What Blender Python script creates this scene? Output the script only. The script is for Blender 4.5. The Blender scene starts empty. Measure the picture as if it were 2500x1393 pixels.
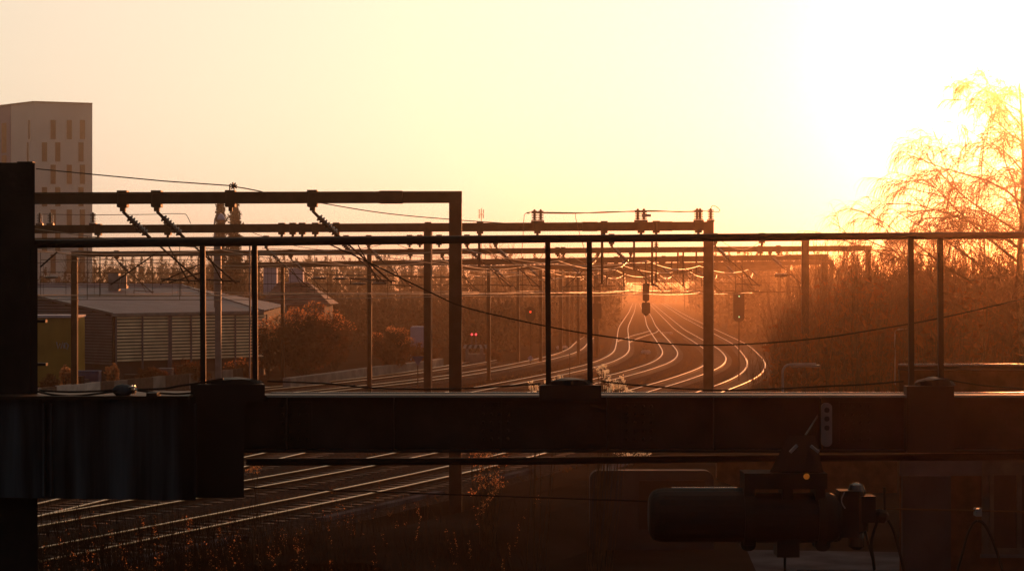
import bpy, math, random
from mathutils import Vector, Matrix
R = random.Random(7)
scn = bpy.context.scene
col = scn.collection
F = 5000.0; CX = 1250.0; HY = 706.0; H = 6.0

def P(px, py, d):                       # picture point at distance d metres
    return Vector(((px-CX)*d/F, d, H+(HY-py)*d/F))
def Gd(py): return F*H/(py-HY)
def G(px, py): return P(px, py, Gd(py))
GZ = -0.35                              # ground level (rail tops are z = 0)

# ------------------------------------------------------------------ materials
def mat(name, c, rough=.8, metal=0., var=.35, scale=3., bump=.0, spec=.06, c2=None, emit=None, estr=0., streak=False):
    m = bpy.data.materials.new(name); m.use_nodes = True
    nt = m.node_tree; b = nt.nodes['Principled BSDF']
    b.inputs['Roughness'].default_value = rough
    b.inputs['Metallic'].default_value = metal
    b.inputs['Specular IOR Level'].default_value = spec
    tc = nt.nodes.new('ShaderNodeTexCoord')
    nz = nt.nodes.new('ShaderNodeTexNoise'); nz.inputs['Scale'].default_value = scale; nz.inputs['Detail'].default_value = 6
    if streak:
        mp = nt.nodes.new('ShaderNodeMapping'); mp.inputs['Scale'].default_value = (5,5,.35)
        nt.links.new(tc.outputs['Object'], mp.inputs['Vector']); nt.links.new(mp.outputs[0], nz.inputs['Vector'])
    else: nt.links.new(tc.outputs['Object'], nz.inputs['Vector'])
    rp = nt.nodes.new('ShaderNodeValToRGB')
    a = [max(0, v*(1-var)) for v in c]; bb = list(c2) if c2 else [v*(1+var) for v in c]
    rp.color_ramp.elements[0].position = .35; rp.color_ramp.elements[1].position = .68
    rp.color_ramp.elements[0].color = (*a, 1); rp.color_ramp.elements[1].color = (*bb, 1)
    nt.links.new(nz.outputs['Fac'], rp.inputs['Fac'])
    nt.links.new(rp.outputs['Color'], b.inputs['Base Color'])
    if bump:
        bp = nt.nodes.new('ShaderNodeBump'); bp.inputs['Strength'].default_value = bump; bp.inputs['Distance'].default_value = .02
        nz2 = nt.nodes.new('ShaderNodeTexNoise'); nz2.inputs['Scale'].default_value = scale*6
        nt.links.new(tc.outputs['Object'], nz2.inputs['Vector'])
        nt.links.new(nz2.outputs['Fac'], bp.inputs['Height']); nt.links.new(bp.outputs['Normal'], b.inputs['Normal'])
    if emit:
        b.inputs['Emission Color'].default_value = (*emit, 1); b.inputs['Emission Strength'].default_value = estr
    return m

def leafmat(name, c, tr, var=.4, mix=.5):
    m = bpy.data.materials.new(name); m.use_nodes = True
    nt = m.node_tree; nt.nodes.remove(nt.nodes['Principled BSDF']); out = nt.nodes['Material Output']
    d = nt.nodes.new('ShaderNodeBsdfDiffuse'); t = nt.nodes.new('ShaderNodeBsdfTranslucent'); mx = nt.nodes.new('ShaderNodeMixShader')
    tc = nt.nodes.new('ShaderNodeTexCoord'); nz = nt.nodes.new('ShaderNodeTexNoise'); nz.inputs['Scale'].default_value = 1.6
    rp = nt.nodes.new('ShaderNodeValToRGB'); rp.color_ramp.elements[0].position = .35; rp.color_ramp.elements[1].position = .65
    rp.color_ramp.elements[0].color = (*[v*(1-var) for v in c], 1); rp.color_ramp.elements[1].color = (*[v*(1+var) for v in c], 1)
    nt.links.new(tc.outputs['Object'], nz.inputs['Vector']); nt.links.new(nz.outputs['Fac'], rp.inputs['Fac'])
    nt.links.new(rp.outputs['Color'], d.inputs['Color']); t.inputs['Color'].default_value = (*tr, 1)
    mx.inputs[0].default_value = mix
    nt.links.new(d.outputs[0], mx.inputs[1]); nt.links.new(t.outputs[0], mx.inputs[2]); nt.links.new(mx.outputs[0], out.inputs['Surface'])
    return m

M = dict(
 steel=mat('dark_steel', (.022,.016,.013), .55, 0, .4, 2.5, .2),
 steel2=mat('rusty_steel', (.035,.021,.014), .6, 0, .5, 1.5, .2),
 galv=mat('galvanised_steel', (.16,.15,.15), .5, .3, .25, 2),
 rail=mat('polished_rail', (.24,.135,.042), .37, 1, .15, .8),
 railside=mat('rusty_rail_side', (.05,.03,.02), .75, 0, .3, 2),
 wire=mat('copper_wire', (.09,.05,.025), .48, .8, .1, 2),
 darkwire=mat('black_cable', (.015,.012,.01), .6, 0, .2, 4),
 insul=mat('brown_porcelain', (.05,.025,.015), .25, 0, .2, 4, spec=.6),
 ballast=mat('ballast', (.03,.024,.021), 1, 0, .5, 9, .8, spec=.0),
 ground=mat('ground_soil', (.014,.011,.009), 1, 0, .5, .25, .5, spec=.0),
 sleeper=mat('concrete_sleeper', (.055,.046,.04), .85, 0, .3, 3),
 concrete=mat('weathered_concrete', (.17,.155,.14), .85, 0, .3, .9, .3),
 pale=mat('pale_concrete', (.38,.34,.32), .8, 0, .25, 1.2),
 girder=mat('stained_painted_girder', (.014,.013,.013), .7, 0, .3, 1.3, c2=(.07,.075,.082), streak=True), asph=mat('dull_paving', (.055,.05,.055), .9, 0, .4, .8, spec=0.),
 scrubtwig=mat('dry_stalks', (.03,.018,.01), .9, 0, .4, 4),
 tower=mat('tower_plaster', (.68,.66,.62), .85, 0, .10, .12),
 blue=mat('blue_facade_panel', (.17,.19,.32), .7, 0, .1, .3),
 glassdark=mat('dark_window_glass', (.10,.085,.07), .25, 0, .2, 1),
 redshade=mat('terracotta_blind', (.28,.14,.09), .7, 0, .2, 1),
 roofgrey=mat('grey_metal_roof', (.12,.11,.13), .7, 0, .15, .8),
 roofpale=mat('pale_ridge_cap', (.42,.36,.40), .5, 0, .2, .8),
 slat=mat('beige_slat', (.80,.63,.42), .7, 0, .15, 1),
 slatdark=mat('grey_cladding', (.12,.115,.135), .7, 0, .2, 1),
 darkwall=mat('dark_wall', (.03,.028,.03), .8, 0, .3, 1),
 yellow=mat('ochre_wall', (.28,.17,.03), .8, 0, .25, .6),
 graff=mat('pale_graffiti', (.26,.28,.28), .7, 0, .2, 2),
 brick=mat('brick_wall', (.06,.026,.015), .85, 0, .4, 3, .4),
 tile=mat('clay_roof_tiles', (.12,.07,.07), .7, 0, .4, 1.5, .4),
 white=mat('white_paint', (.5,.47,.43), .6, 0, .1, 2),
 bark=mat('tree_bark', (.05,.03,.018), .9, 0, .4, 4),
 twig=mat('bare_twigs', (.065,.036,.018), .8, 0, .4, 4),
 birchbark=mat('birch_bark', (.16,.10,.055), .8, 0, .6, 3),
 redlamp=mat('red_lamp', (.3,.02,.02), .4, 0, .05, 2, emit=(1,.04,.05), estr=3.5),
 redlamp2=mat('dim_red_lamp', (.3,.02,.02), .4, 0, .05, 2, emit=(1,.06,.02), estr=1.2),
 greenlamp=mat('green_lamp', (.05,.2,.1), .4, 0, .05, 2, emit=(.3,1,.65), estr=.9),
 amber=mat('amber_lamp', (.3,.1,.02), .4, 0, .05, 2, emit=(1,.28,.03), estr=.14),
 bluepaint=mat('blue_paint', (.03,.06,.14), .6, 0, .3, 2),
 paleblue=mat('pale_blue_sheet', (.34,.34,.46), .6, 0, .1, 1.5),
 shade=mat('matte_plastic', (.02,.015,.013), .6, 0, .2, 2),
 gloss=mat('bright_steel', (.5,.42,.35), .22, 1, .1, 3),
 scrubleaf=leafmat('dry_leaves', (.035,.024,.015), (.26,.10,.035), mix=.18),
 bushleaf=leafmat('bush_leaves', (.03,.02,.01), (.3,.10,.03), mix=.2),
 conif=leafmat('conifer_needles', (.014,.018,.010), (.03,.022,.01), mix=.12),
 wood=leafmat('wood_foliage', (.04,.028,.016), (.06,.035,.015), mix=.15),
 fluff=leafmat('seed_fluff', (.6,.5,.36), (1,.85,.6), mix=.75),
 litleaf=leafmat('sunlit_orange_leaves', (.08,.04,.025), (.8,.32,.12), mix=.6),  # brighter orange leaves, with backlit glow put into the colour
 thick=leafmat('thicket_leaves', (.045,.02,.01), (.26,.08,.022), mix=.4),
 grass=leafmat('dry_grass', (.04,.028,.015), (.12,.06,.025), mix=.3),
)

# ------------------------------------------------------------------ mesh builder
ORG = {}
def tag(o, label=None, cat=None, group=None, kind=None):
    if label: o['label'] = label
    if cat: o['category'] = cat
    if group: o['group'] = group
    if kind: o['kind'] = kind
    return o
def thing(name, loc, label, cat, group=None):
    o = bpy.data.objects.new(name, None); o.location = loc; o.empty_display_size = .3
    col.objects.link(o); ORG[o.name] = Vector(loc)
    return tag(o, label, cat, group)

class MB:
    def __init__(s): s.v = []; s.f = []; s.mi = []; s.cur = 0
    def face(s, pts):
        n = len(s.v); s.v += [tuple(p) for p in pts]; s.f.append(tuple(range(n, n+len(pts)))); s.mi.append(s.cur)
    def hull(s, a):                     # 8 corners: bottom 4, top 4
        n = len(s.v); s.v += [tuple(p) for p in a]
        for q in ((0,3,2,1),(4,5,6,7),(0,1,5,4),(1,2,6,5),(2,3,7,6),(3,0,4,7)):
            s.f.append(tuple(n+i for i in q)); s.mi.append(s.cur)
        return s
    def box(s, x0, x1, y0, y1, z0, z1):
        return s.hull([(x0,y0,z0),(x1,y0,z0),(x1,y1,z0),(x0,y1,z0),(x0,y0,z1),(x1,y0,z1),(x1,y1,z1),(x0,y1,z1)])
    def tbox(s, x0, x1, y0, y1, z0, z1, t=.03):
        return s.hull([(x0,y0,z0),(x1,y0,z0),(x1-t,y1,z0),(x0,y1,z0),(x0,y0,z1),(x1,y0,z1),(x1-t,y1,z1),(x0,y1,z1)])
    def beam(s, a, b, w, h, up=Vector((0,0,1)), off=(0,0)):   # box along a->b; w sideways, h along up
        a = Vector(a); b = Vector(b); t = (b-a).normalized(); sd = t.cross(up)
        if sd.length < 1e-5: sd = t.cross(Vector((0,1,0)))
        sd.normalize(); u = sd.cross(t).normalized()
        o = sd*off[0]+u*off[1]
        c = []
        for du in (-h/2, h/2):
            c += [a+o-sd*w/2+u*du, a+o+sd*w/2+u*du, b+o+sd*w/2+u*du, b+o-sd*w/2+u*du]
        return s.hull(c)
    def ibeam(s, a, b, w, h, up=Vector((0,0,1)), t=.03):
        s.beam(a, b, w, t, up, (0, h/2-t/2)); s.beam(a, b, w, t, up, (0, -h/2+t/2)); s.beam(a, b, t*.8, h-2*t, up)
        return s
    def tube(s, pts, r, n=6, cap=True):
        pts = [Vector(p) for p in pts]
        rr = r if isinstance(r, (list, tuple)) else [r]*len(pts)
        base = len(s.v); t0 = (pts[1]-pts[0]).normalized()
        ref = Vector((0,0,1)) if abs(t0.z) < .9 else Vector((1,0,0))
        for i, p in enumerate(pts):
            t = (pts[min(i+1, len(pts)-1)]-pts[max(i-1, 0)]).normalized()
            a = t.cross(ref)
            if a.length < 1e-4: a = t.cross(Vector((0,1,.1)))
            a.normalize(); b = t.cross(a)
            for k in range(n):
                an = 2*math.pi*k/n
                s.v.append(tuple(p+(a*math.cos(an)+b*math.sin(an))*rr[i]))
        for i in range(len(pts)-1):
            for k in range(n):
                k2 = (k+1) % n
                s.f.append((base+i*n+k, base+i*n+k2, base+(i+1)*n+k2, base+(i+1)*n+k)); s.mi.append(s.cur)
        if cap and n > 3:
            s.f.append(tuple(base+k for k in reversed(range(n)))); s.mi.append(s.cur)
            s.f.append(tuple(base+(len(pts)-1)*n+k for k in range(n))); s.mi.append(s.cur)
        return s
    def lathe(s, a, b, prof, n=10):     # prof: (t along, radius)
        a = Vector(a); b = Vector(b)
        return s.tube2([a.lerp(b, t) for t, r in prof], [r for t, r in prof], (b-a).normalized(), n)
    def tube2(s, pts, rr, t, n):
        ref = Vector((0,0,1)) if abs(t.z) < .9 else Vector((1,0,0))
        a = t.cross(ref).normalized(); b = t.cross(a); base = len(s.v)
        for p, r in zip(pts, rr):
            for k in range(n):
                an = 2*math.pi*k/n; s.v.append(tuple(p+(a*math.cos(an)+b*math.sin(an))*r))
        for i in range(len(pts)-1):
            for k in range(n):
                k2 = (k+1) % n
                s.f.append((base+i*n+k, base+i*n+k2, base+(i+1)*n+k2, base+(i+1)*n+k)); s.mi.append(s.cur)
        s.f.append(tuple(base+k for k in reversed(range(n)))); s.mi.append(s.cur)
        s.f.append(tuple(base+(len(pts)-1)*n+k for k in range(n))); s.mi.append(s.cur)
        return s
    def leaf(s, c, sz, rng=R):
        a = Vector((rng.uniform(-1,1), rng.uniform(-1,1), rng.uniform(-1,1)))*sz
        b = Vector((rng.uniform(-1,1), rng.uniform(-1,1), rng.uniform(-1,1)))*sz
        s.face([c, c+a, c+b])
    def mesh(s, name, mats):
        me = bpy.data.meshes.new(name); me.from_pydata(s.v, [], s.f)
        if not isinstance(mats, (list, tuple)): mats = [mats]
        for m in mats: me.materials.append(M[m])
        if len(mats) > 1: me.polygons.foreach_set('material_index', s.mi)
        me.update(); return me
    def build(s, name, mats, parent=None, smooth=False, **kw):
        if parent is None:
            xs = [v[0] for v in s.v]; ys = [v[1] for v in s.v]; zs = [v[2] for v in s.v]
            loc = Vector(((min(xs)+max(xs))/2, (min(ys)+max(ys))/2, min(zs)))
        else:
            root = parent
            while root.parent: root = root.parent
            loc = ORG[root.name]
        s.v = [(x-loc.x, y-loc.y, z-loc.z) for x, y, z in s.v]
        o = bpy.data.objects.new(name, s.mesh(name, mats)); col.objects.link(o)
        if smooth: o.data.polygons.foreach_set('use_smooth', [True]*len(o.data.polygons))
        if parent is None: o.location = loc; ORG[o.name] = loc
        else: o.parent = parent
        return tag(o, **kw)

def ribprof(n, r0, r1, t0=.0, t1=1.):
    pr = [(t0, r0)]
    for i in range(n):
        a = t0+(t1-t0)*(i+.25)/n; p_ = (t1-t0)/n; a = t0+p_*i; pr += [(a+.08*p_, r0), (a+.2*p_, r1), (a+.62*p_, r1*.9), (a+.74*p_, r0)]
    pr.append((t1, r0)); return pr

def sag(a, b, drop, n=16):
    a = Vector(a); b = Vector(b)
    return [a.lerp(b, i/n)-Vector((0,0,drop*4*(i/n)*(1-i/n))) for i in range(n+1)]
def smooth_px(pts, d0, d1=None, n=6):   # Catmull-Rom through picture points, distance from d0 to d1
    if d1 is None: d1 = d0
    N = len(pts); out = []
    q = [P(x, y, d0+(d1-d0)*i/(N-1)) for i, (x, y) in enumerate(pts)]
    return catmull(q, n)
def catmull(q, n=6):
    out = []
    for i in range(len(q)-1):
        p0 = q[max(i-1,0)]; p1 = q[i]; p2 = q[i+1]; p3 = q[min(i+2,len(q)-1)]
        for k in range(n):
            t = k/n
            out.append(.5*((2*p1)+(-p0+p2)*t+(2*p0-5*p1+4*p2-p3)*t*t+(-p0+3*p1-3*p2+p3)*t**3))
    out.append(q[-1]); return out

# ------------------------------------------------------------------ camera, world, sun
cam = bpy.data.cameras.new('camera'); co = bpy.data.objects.new('camera', cam); col.objects.link(co)
co.location = (0,0,H); co.rotation_euler = (math.radians(90),0,0)
cam.sensor_width = 36; cam.lens = 72; cam.clip_end = 12000; cam.clip_start = .5
cam.shift_y = (HY-696.5)/2500
scn.camera = co
SUN_AZ = math.radians(13.9); SUN_EL = math.radians(6.4)
sd = Vector((math.sin(SUN_AZ)*math.cos(SUN_EL), math.cos(SUN_AZ)*math.cos(SUN_EL), math.sin(SUN_EL)))
sl = bpy.data.lights.new('sun', 'SUN'); sl.energy = 3.5; sl.angle = math.radians(.6); sl.color = (1,.31,.09)
so = bpy.data.objects.new('sun', sl); col.objects.link(so)
so.rotation_euler = (-sd).to_track_quat('-Z','Y').to_euler(); so.location = (20,60,30)

w = bpy.data.worlds.new('World'); scn.world = w; w.use_nodes = True
nt = w.node_tree; bg = nt.nodes['Background']
sky = nt.nodes.new('ShaderNodeTexSky'); sky.sky_type = 'NISHITA'; sky.sun_disc = False
sky.sun_elevation = SUN_EL; sky.sun_rotation = SUN_AZ; sky.dust_density = 3; sky.air_density = 1; sky.ozone_density = 1
tc = nt.nodes.new('ShaderNodeTexCoord')
dt = nt.nodes.new('ShaderNodeVectorMath'); dt.operation = 'DOT_PRODUCT'; dt.inputs[1].default_value = sd
nt.links.new(tc.outputs['Generated'], dt.inputs[0])
def term(k, colr, amp):
    a = nt.nodes.new('ShaderNodeMath'); a.operation = 'SUBTRACT'; nt.links.new(dt.outputs['Value'], a.inputs[0]); a.inputs[1].default_value = 1
    b = nt.nodes.new('ShaderNodeMath'); b.operation = 'MULTIPLY'; nt.links.new(a.outputs[0], b.inputs[0]); b.inputs[1].default_value = k
    e = nt.nodes.new('ShaderNodeMath'); e.operation = 'EXPONENT'; nt.links.new(b.outputs[0], e.inputs[0])
    v = nt.nodes.new('ShaderNodeVectorMath'); v.operation = 'SCALE'; v.inputs[0].default_value = colr
    m2 = nt.nodes.new('ShaderNodeMath'); m2.operation = 'MULTIPLY'; nt.links.new(e.outputs[0], m2.inputs[0]); m2.inputs[1].default_value = amp
    nt.links.new(m2.outputs[0], v.inputs['Scale']); return v
def vadd(a, b):
    v = nt.nodes.new('ShaderNodeVectorMath'); v.operation = 'ADD'; nt.links.new(a, v.inputs[0]); nt.links.new(b, v.inputs[1]); return v.outputs[0]
sc_ = nt.nodes.new('ShaderNodeVectorMath'); sc_.operation = 'SCALE'; sc_.inputs['Scale'].default_value = 1.0
nt.links.new(sky.outputs['Color'], sc_.inputs[0])
acc = sc_.outputs[0]
SKYS = .05
sc_.inputs['Scale'].default_value = .28
for k, c, a in ((1.9, (1,.865,.68), 1.02), (60, (.6,1,.45), .07), (500, (1,.95,.9), 1.0), (-1.2, (.62,.78,1), .009)):
    acc = vadd(acc, term(k, c, a/SKYS).outputs[0])
nt.links.new(acc, bg.inputs['Color']); bg.inputs['Strength'].default_value = SKYS
scn.view_settings.view_transform = 'Standard'; scn.view_settings.look = 'None'; scn.view_settings.exposure = 0; scn.view_settings.gamma = 1

# haze: one closed box of even pale air
hz = MB(); hz.box(-2500, 3200, -60, 6500, GZ-1, 42)
hm = bpy.data.materials.new('haze_air'); hm.use_nodes = True; n_ = hm.node_tree
n_.nodes.remove(n_.nodes['Principled BSDF']); pv = n_.nodes.new('ShaderNodeVolumePrincipled')
pv.inputs['Color'].default_value = (.97,.66,.42,1); pv.inputs['Density'].default_value = .00056; pv.inputs['Anisotropy'].default_value = .945
n_.links.new(pv.outputs[0], n_.nodes['Material Output'].inputs['Volume']); M['haze'] = hm
hz.build('haze', 'haze', kind='stuff', label='warm evening haze filling the air')
scn.cycles.volume_bounces = 0; scn.cycles.max_bounces = 6

# ------------------------------------------------------------------ ground
g = MB(); g.face([(-6000,-400,GZ),(7000,-400,GZ),(7000,9000,GZ),(-6000,9000,GZ)])
g.build('ground', 'ground', kind='structure', label='dark rough ground running to the horizon')

# ------------------------------------------------------------------ tracks
GA = 1.435
def offset(c, o):
    out = []
    for i, p in enumerate(c):
        t = c[min(i+1, len(c)-1)]-c[max(i-1, 0)]; t.z = 0; t.normalize()
        out.append(p+Vector((t.y, -t.x, 0))*o)
    return out
def track_line(pix, near=44, far=900, pre=()):
    pts = [G(x, y) for x, y in pix]+list(pre); pts.sort(key=lambda p: p.y)
    a, b = pts[0], pts[1]
    if a.y > near: pts.insert(0, a+(a-pts[2])*((a.y-near)/(pts[2].y-a.y)))
    a, b = pts[-1], pts[-3]
    if far and a.y < far: pts.append(a+(a-b)*((far-a.y)/(a.y-b.y)))
    c = []
    for i in range(len(pts)-1):
        a, b = pts[i], pts[i+1]; n = max(1, round((b.y-a.y)/(4 if a.y < 210 else 10)))
        c += [a.lerp(b, j/n) for j in range(n)]
    c.append(pts[-1])
    for _ in range(8): c = [c[0]]+[(c[i-1]+c[i]*2+c[i+1])/4 for i in range(1, len(c)-1)]+[c[-1]]
    for p in c: p.z = 0
    return c
def at_y(c, y):
    for i in range(len(c)-1):
        if c[i].y <= y <= c[i+1].y: return c[i].lerp(c[i+1], (y-c[i].y)/max(1e-6, c[i+1].y-c[i].y))
    return c[0] if y < c[0].y else c[-1]
Bl = track_line([(625,1105),(692,1097),(1256,961),(1451,925.7),(1504,911),(1580.5,890),(1613.6,873),(1620,858),(1607,837),(1591,813.5),(1579,795),(1575,774)])
Cl = track_line([(97,1256),(283,1224),(600,1172),(704,1154),(894,1118),(1026,1100),(1504,958.7),(1609.6,932),(1720.5,894),(1736,872),(1720.5,850.5),(1646.5,803),(1623,779),(1607,763)])
Dr = track_line([(1747,961),(1828.7,932),(1865.7,908.5),(1871,887),(1857.8,869),(1826,840),(1689,776.6)], pre=[p for i, p in enumerate(offset(Cl, 5.55)) if 44 < p.y < 110 and i % 2 == 0])
Al = track_line([(1056,961),(1131.5,949.6),(1277,923),(1345.6,910),(1446,886),(1485.5,869),(1501,855.8),(1506.6,826.7),(1509,800),(1535.7,760.7)])
El = track_line([(665.6,960),(906,940.6),(1056,920),(1131.5,910),(1240,890),(1345.6,867.6),(1388,852),(1409,830.7)], far=262)
TR = {'E': offset(El, GA/2), 'A': offset(Al, GA/2), 'B': offset(Bl, GA/2), 'C': offset(Cl, GA/2), 'D': offset(Dr, -GA/2)}
TR['F'] = offset(TR['E'], -4.4); TR['F'] = [p for p in TR['F'] if p.y < 175]
for k in TR:
    TR[k] = [p for p in TR[k]]
def ribbon(mb, c, o0, o1, z0, z1=None):
    a = offset(c, o0); b = offset(c, o1); z1 = z0 if z1 is None else z1
    for i in range(len(c)-1):
        mb.face([(a[i].x,a[i].y,z0),(b[i].x,b[i].y,z1),(b[i+1].x,b[i+1].y,z1),(a[i+1].x,a[i+1].y,z0)])
def rail_mesh(c, o):
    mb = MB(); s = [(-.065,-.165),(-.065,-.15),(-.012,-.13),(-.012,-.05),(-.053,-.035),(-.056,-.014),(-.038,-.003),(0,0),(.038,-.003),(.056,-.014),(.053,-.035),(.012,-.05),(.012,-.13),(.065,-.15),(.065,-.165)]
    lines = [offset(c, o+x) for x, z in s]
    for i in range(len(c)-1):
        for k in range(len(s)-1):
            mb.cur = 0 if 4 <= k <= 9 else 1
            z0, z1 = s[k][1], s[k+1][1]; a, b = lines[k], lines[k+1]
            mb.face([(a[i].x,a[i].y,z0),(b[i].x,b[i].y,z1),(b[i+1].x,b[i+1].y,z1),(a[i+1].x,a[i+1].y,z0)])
    return mb
TL = {'F': 'short siding track beside the pale platform edge, leftmost of all', 'E': 'left branch track curving up behind the round red signal',
      'A': 'leftmost of the four main tracks, its rails glowing gold', 'B': 'main track second from left, joined by the crossover',
      'C': 'main track third from left, bending under the hanging signal', 'D': 'rightmost main track curving along the bare shrubs'}
for k, c in TR.items():
    loc = at_y(c, 100).copy()
    t = thing('railway_track', loc, TL[k], 'railway track', 'railway tracks')
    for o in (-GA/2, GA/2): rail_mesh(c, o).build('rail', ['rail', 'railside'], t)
    b = MB(); ribbon(b, c, -2.4, -1.7, GZ+.004, -.19); ribbon(b, c, -1.7, 1.7, -.19); ribbon(b, c, 1.7, 2.4, -.19, GZ+.004)
    b.build('ballast_bed', 'ballast', t)
    s = MB(); dist = 0; last = None
    for i in range(len(c)-1):
        a, b2 = c[i], c[i+1]; L = (b2-a).length; tt = (b2-a).normalized(); n = Vector((tt.y,-tt.x,0))
        u = (-dist) % .65
        while u < L and a.y+u < 260:
            p = a+tt*u; s.beam(p-n*1.25+Vector((0,0,-.2)), p+n*1.25+Vector((0,0,-.2)), .25, .07); u += .65
        dist += L
    s.build('sleepers', 'sleeper', t, kind='stuff')
# crossover A -> B
xo = thing('crossover_track', G(1550,822), 'short crossover linking the two left main tracks, rails bright gold', 'crossover')
xo.location.z = 0; ORG[xo.name].z = 0
for pl in ([(1506.6,832),(1520,827),(1545,818),(1570,811.5),(1589,806)], [(1536,835),(1552,827),(1580,817),(1600,811),(1608,805)]):
    rail_mesh(catmull([Vector((G(x,y).x, G(x,y).y, 0)) for x, y in pl], 5), 0).build('rail', ['rail','railside'], xo)
# cable trough right of D near, platform edge left, service path
tl = [p for p in offset(Dr, 1.1) if p.y < 74]
ct = thing('cable_trough', Vector((tl[0].x,tl[0].y,GZ)), 'pale concrete cable trough along the nearest track, broken by weeds', 'cable trough')
for i in range(len(tl)-1):
    if i % 3 != 2: MB().beam(tl[i]+Vector((0,0,-.22)), tl[i+1]+Vector((0,0,-.22)), .3, .16).build('trough_section', 'asph', ct)
pf = MB(); q = [G(x, y+10) for x, y in ((700,932),(793,920),(906,903),(1039,887),(1075,880))]
for i in range(len(q)-1):
    a, b = q[i], q[i+1]; pf.beam(Vector((a.x,a.y,.08)), Vector((b.x,b.y,.08)), .5, .86)
pf.build('platform_edge', 'concrete', label='low pale concrete platform edge left of the tracks', kind='structure')
rd = MB(); rd.face([tuple(G(x,y))[:2]+(GZ+.004,) for x, y in ((560,975),(760,962),(810,936),(600,928))])
rd.build('road', 'concrete', kind='structure', label='pale concrete apron in front of the bushes')
pt = MB(); pt.face([(P(1470,0,76).x,78,GZ+.004),(P(1470,0,70).x,70.5,GZ+.004),(P(1900,0,70).x,68.2,GZ+.004),(P(1900,0,76).x,75,GZ+.004)])
pt.build('path', 'asph', kind='structure', label='pale path crossing below the girder, sunlit at its left end')
pa = MB()
pa.face([(P(1860,0,47).x,50,GZ+.004),(P(1860,0,45).x,46.0,GZ+.004),(P(2300,0,45).x,44.5,GZ+.004),(P(2300,0,47).x,49.5,GZ+.004)])
pa.build('pavement', 'asph', kind='structure', label='pale paved strip beside the low brick building')
kb = MB(); kb.beam((P(1950,0,45).x,45.4,GZ+.08), (P(2300,0,45).x,45.0,GZ+.08), .18, .16)
kb.build('kerb', 'asph', kind='structure', label='pale kerb in front of the paved strip')

# ------------------------------------------------------------------ gantries
def cant_meshes(L=2.1, s=1):
    a = MB()                            # in the beam's plane, x along the beam, root at 0,0,0
    a.box(-.11,.11,-.12,.12,-.10,.0); a.box(-.07,.07,-.07,.07,-.2,-.1)
    a.tube([(0,0,-.2),(s*.16,0,-.36)], .045, 6); a.tube([(s*.62,0,-.80),(s*.75,0,-.93)], .045, 6)
    a.tube([(s*.62,0,-.80),(s*L,0,-L)], .028, 6)
    a.tube([(s*(L-.9),0,-L+1.0),(s*(L-.35),0,-L+.02)], .018, 5)
    a.tube([(s*(L+.1),0,-L+.05),(s*(L-1.1),0,-L+.12),(s*(L-1.1),0,-L-.03)], .022, 5)
    i = MB(); i.lathe((s*.16,0,-.36), (s*.62,0,-.80), ribprof(7, .06, .108), 8)
    return a.mesh('cantilever_arm', 'steel2'), i.mesh('insulator', 'insul')
CA = {1: cant_meshes(), -1: cant_meshes(2.0, -1)}
SM = MB(); SM.lathe((0,0,0), (0,0,.5), ribprof(6, .05, .13, .12, .92)+[(1,.03)], 10); SM.box(-.14,.14,-.12,.12,-.03,.05); STAND = SM.mesh('insulator', 'insul')
def add_local(name, me, parent, loc, rz=0):
    o = bpy.data.objects.new(name, me); o.parent = parent; o.location = loc; o.rotation_euler = (0,0,rz); col.objects.link(o); return o
GANT = []
def gantry(label, x0, y0, d0, x1, y1, d1, th, cols, cants=(), clamps=(), tops=(), joints=(), wcol=None, mt='steel2', group='gantries over the tracks'):
    a = P(x0, y0, d0); b = P(x1, y1, d1); h = th*(d0+d1)/2/F
    base = Vector((b.x, b.y, GZ)); t = thing('portal_gantry', base, label, 'gantry', group)
    ax = (b-a).normalized(); rz = math.atan2(ax.y, ax.x)
    dn = Vector((0,0,-h/2))
    MB().ibeam(a+dn, b+dn, .28 if th > 12 else .25, h, t=.035).build('beam', mt, t)
    def on(px):                         # point on the beam's top line seen at px
        lo, hi = 0., 1.
        for _ in range(40):
            m = (lo+hi)/2; p = a.lerp(b, m)
            if CX+p.x*F/p.y < px: lo = m
            else: hi = m
        return a.lerp(b, lo)
    for px, wpx in cols:
        p = on(px); wd = wpx*p.y/F
        e = .9995 if px >= x1-wpx else 1
        top = Vector((p.x, p.y, p.z-(0.001 if abs(px-x1) < wpx else h)))
        cm = MB(); upv = Vector((ax.x, ax.y, 0)).normalized()
        cm.ibeam(Vector((p.x,p.y,GZ)), top, .26, wd, up=upv, t=.03)
        cm.beam(Vector((p.x,p.y,GZ)), top, .24, wd*.86, up=upv) if th > 16 else None
        cm.box(p.x-wd*.9, p.x+wd*.9, p.y-.3, p.y+.3, GZ-.02, GZ+.18)
        cm.build('column', mt, t)
    for px in clamps:
        p = on(px); k = .13 if th > 10 else .1
        cm = MB(); cm.box(p.x-k, p.x+k, p.y-.17, p.y+.17, p.z, p.z+.045); cm.box(p.x-k, p.x+k, p.y-.17, p.y+.17, p.z-h-.09, p.z-h)
        cm.box(p.x-k, p.x-k+.03, p.y-.18, p.y-.16, p.z-h, p.z)
        cm.box(p.x-.05, p.x+.05, p.y-.06, p.y+.06, p.z-h-.2, p.z-h-.09)
        cm.build('clamp', mt, t)
    for px in joints:
        p = on(px); MB().box(p.x-.3, p.x+.3, p.y-.18, p.y+.18, p.z-h-.012, p.z+.015).build('splice_plate', mt, t)
    for px, s in cants:
        p = on(px); loc = Vector((p.x, p.y, p.z-h))-base
        o = add_local('cantilever', CA[s][0], t, loc, rz); i = add_local('insulator', CA[s][1], o, (0,0,0))
    for px in tops:
        p = on(px); add_local('insulator', STAND, t, Vector((p.x, p.y, p.z+.03))-base)
    GANT.append((t, a, b, h)); return t, on
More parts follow.
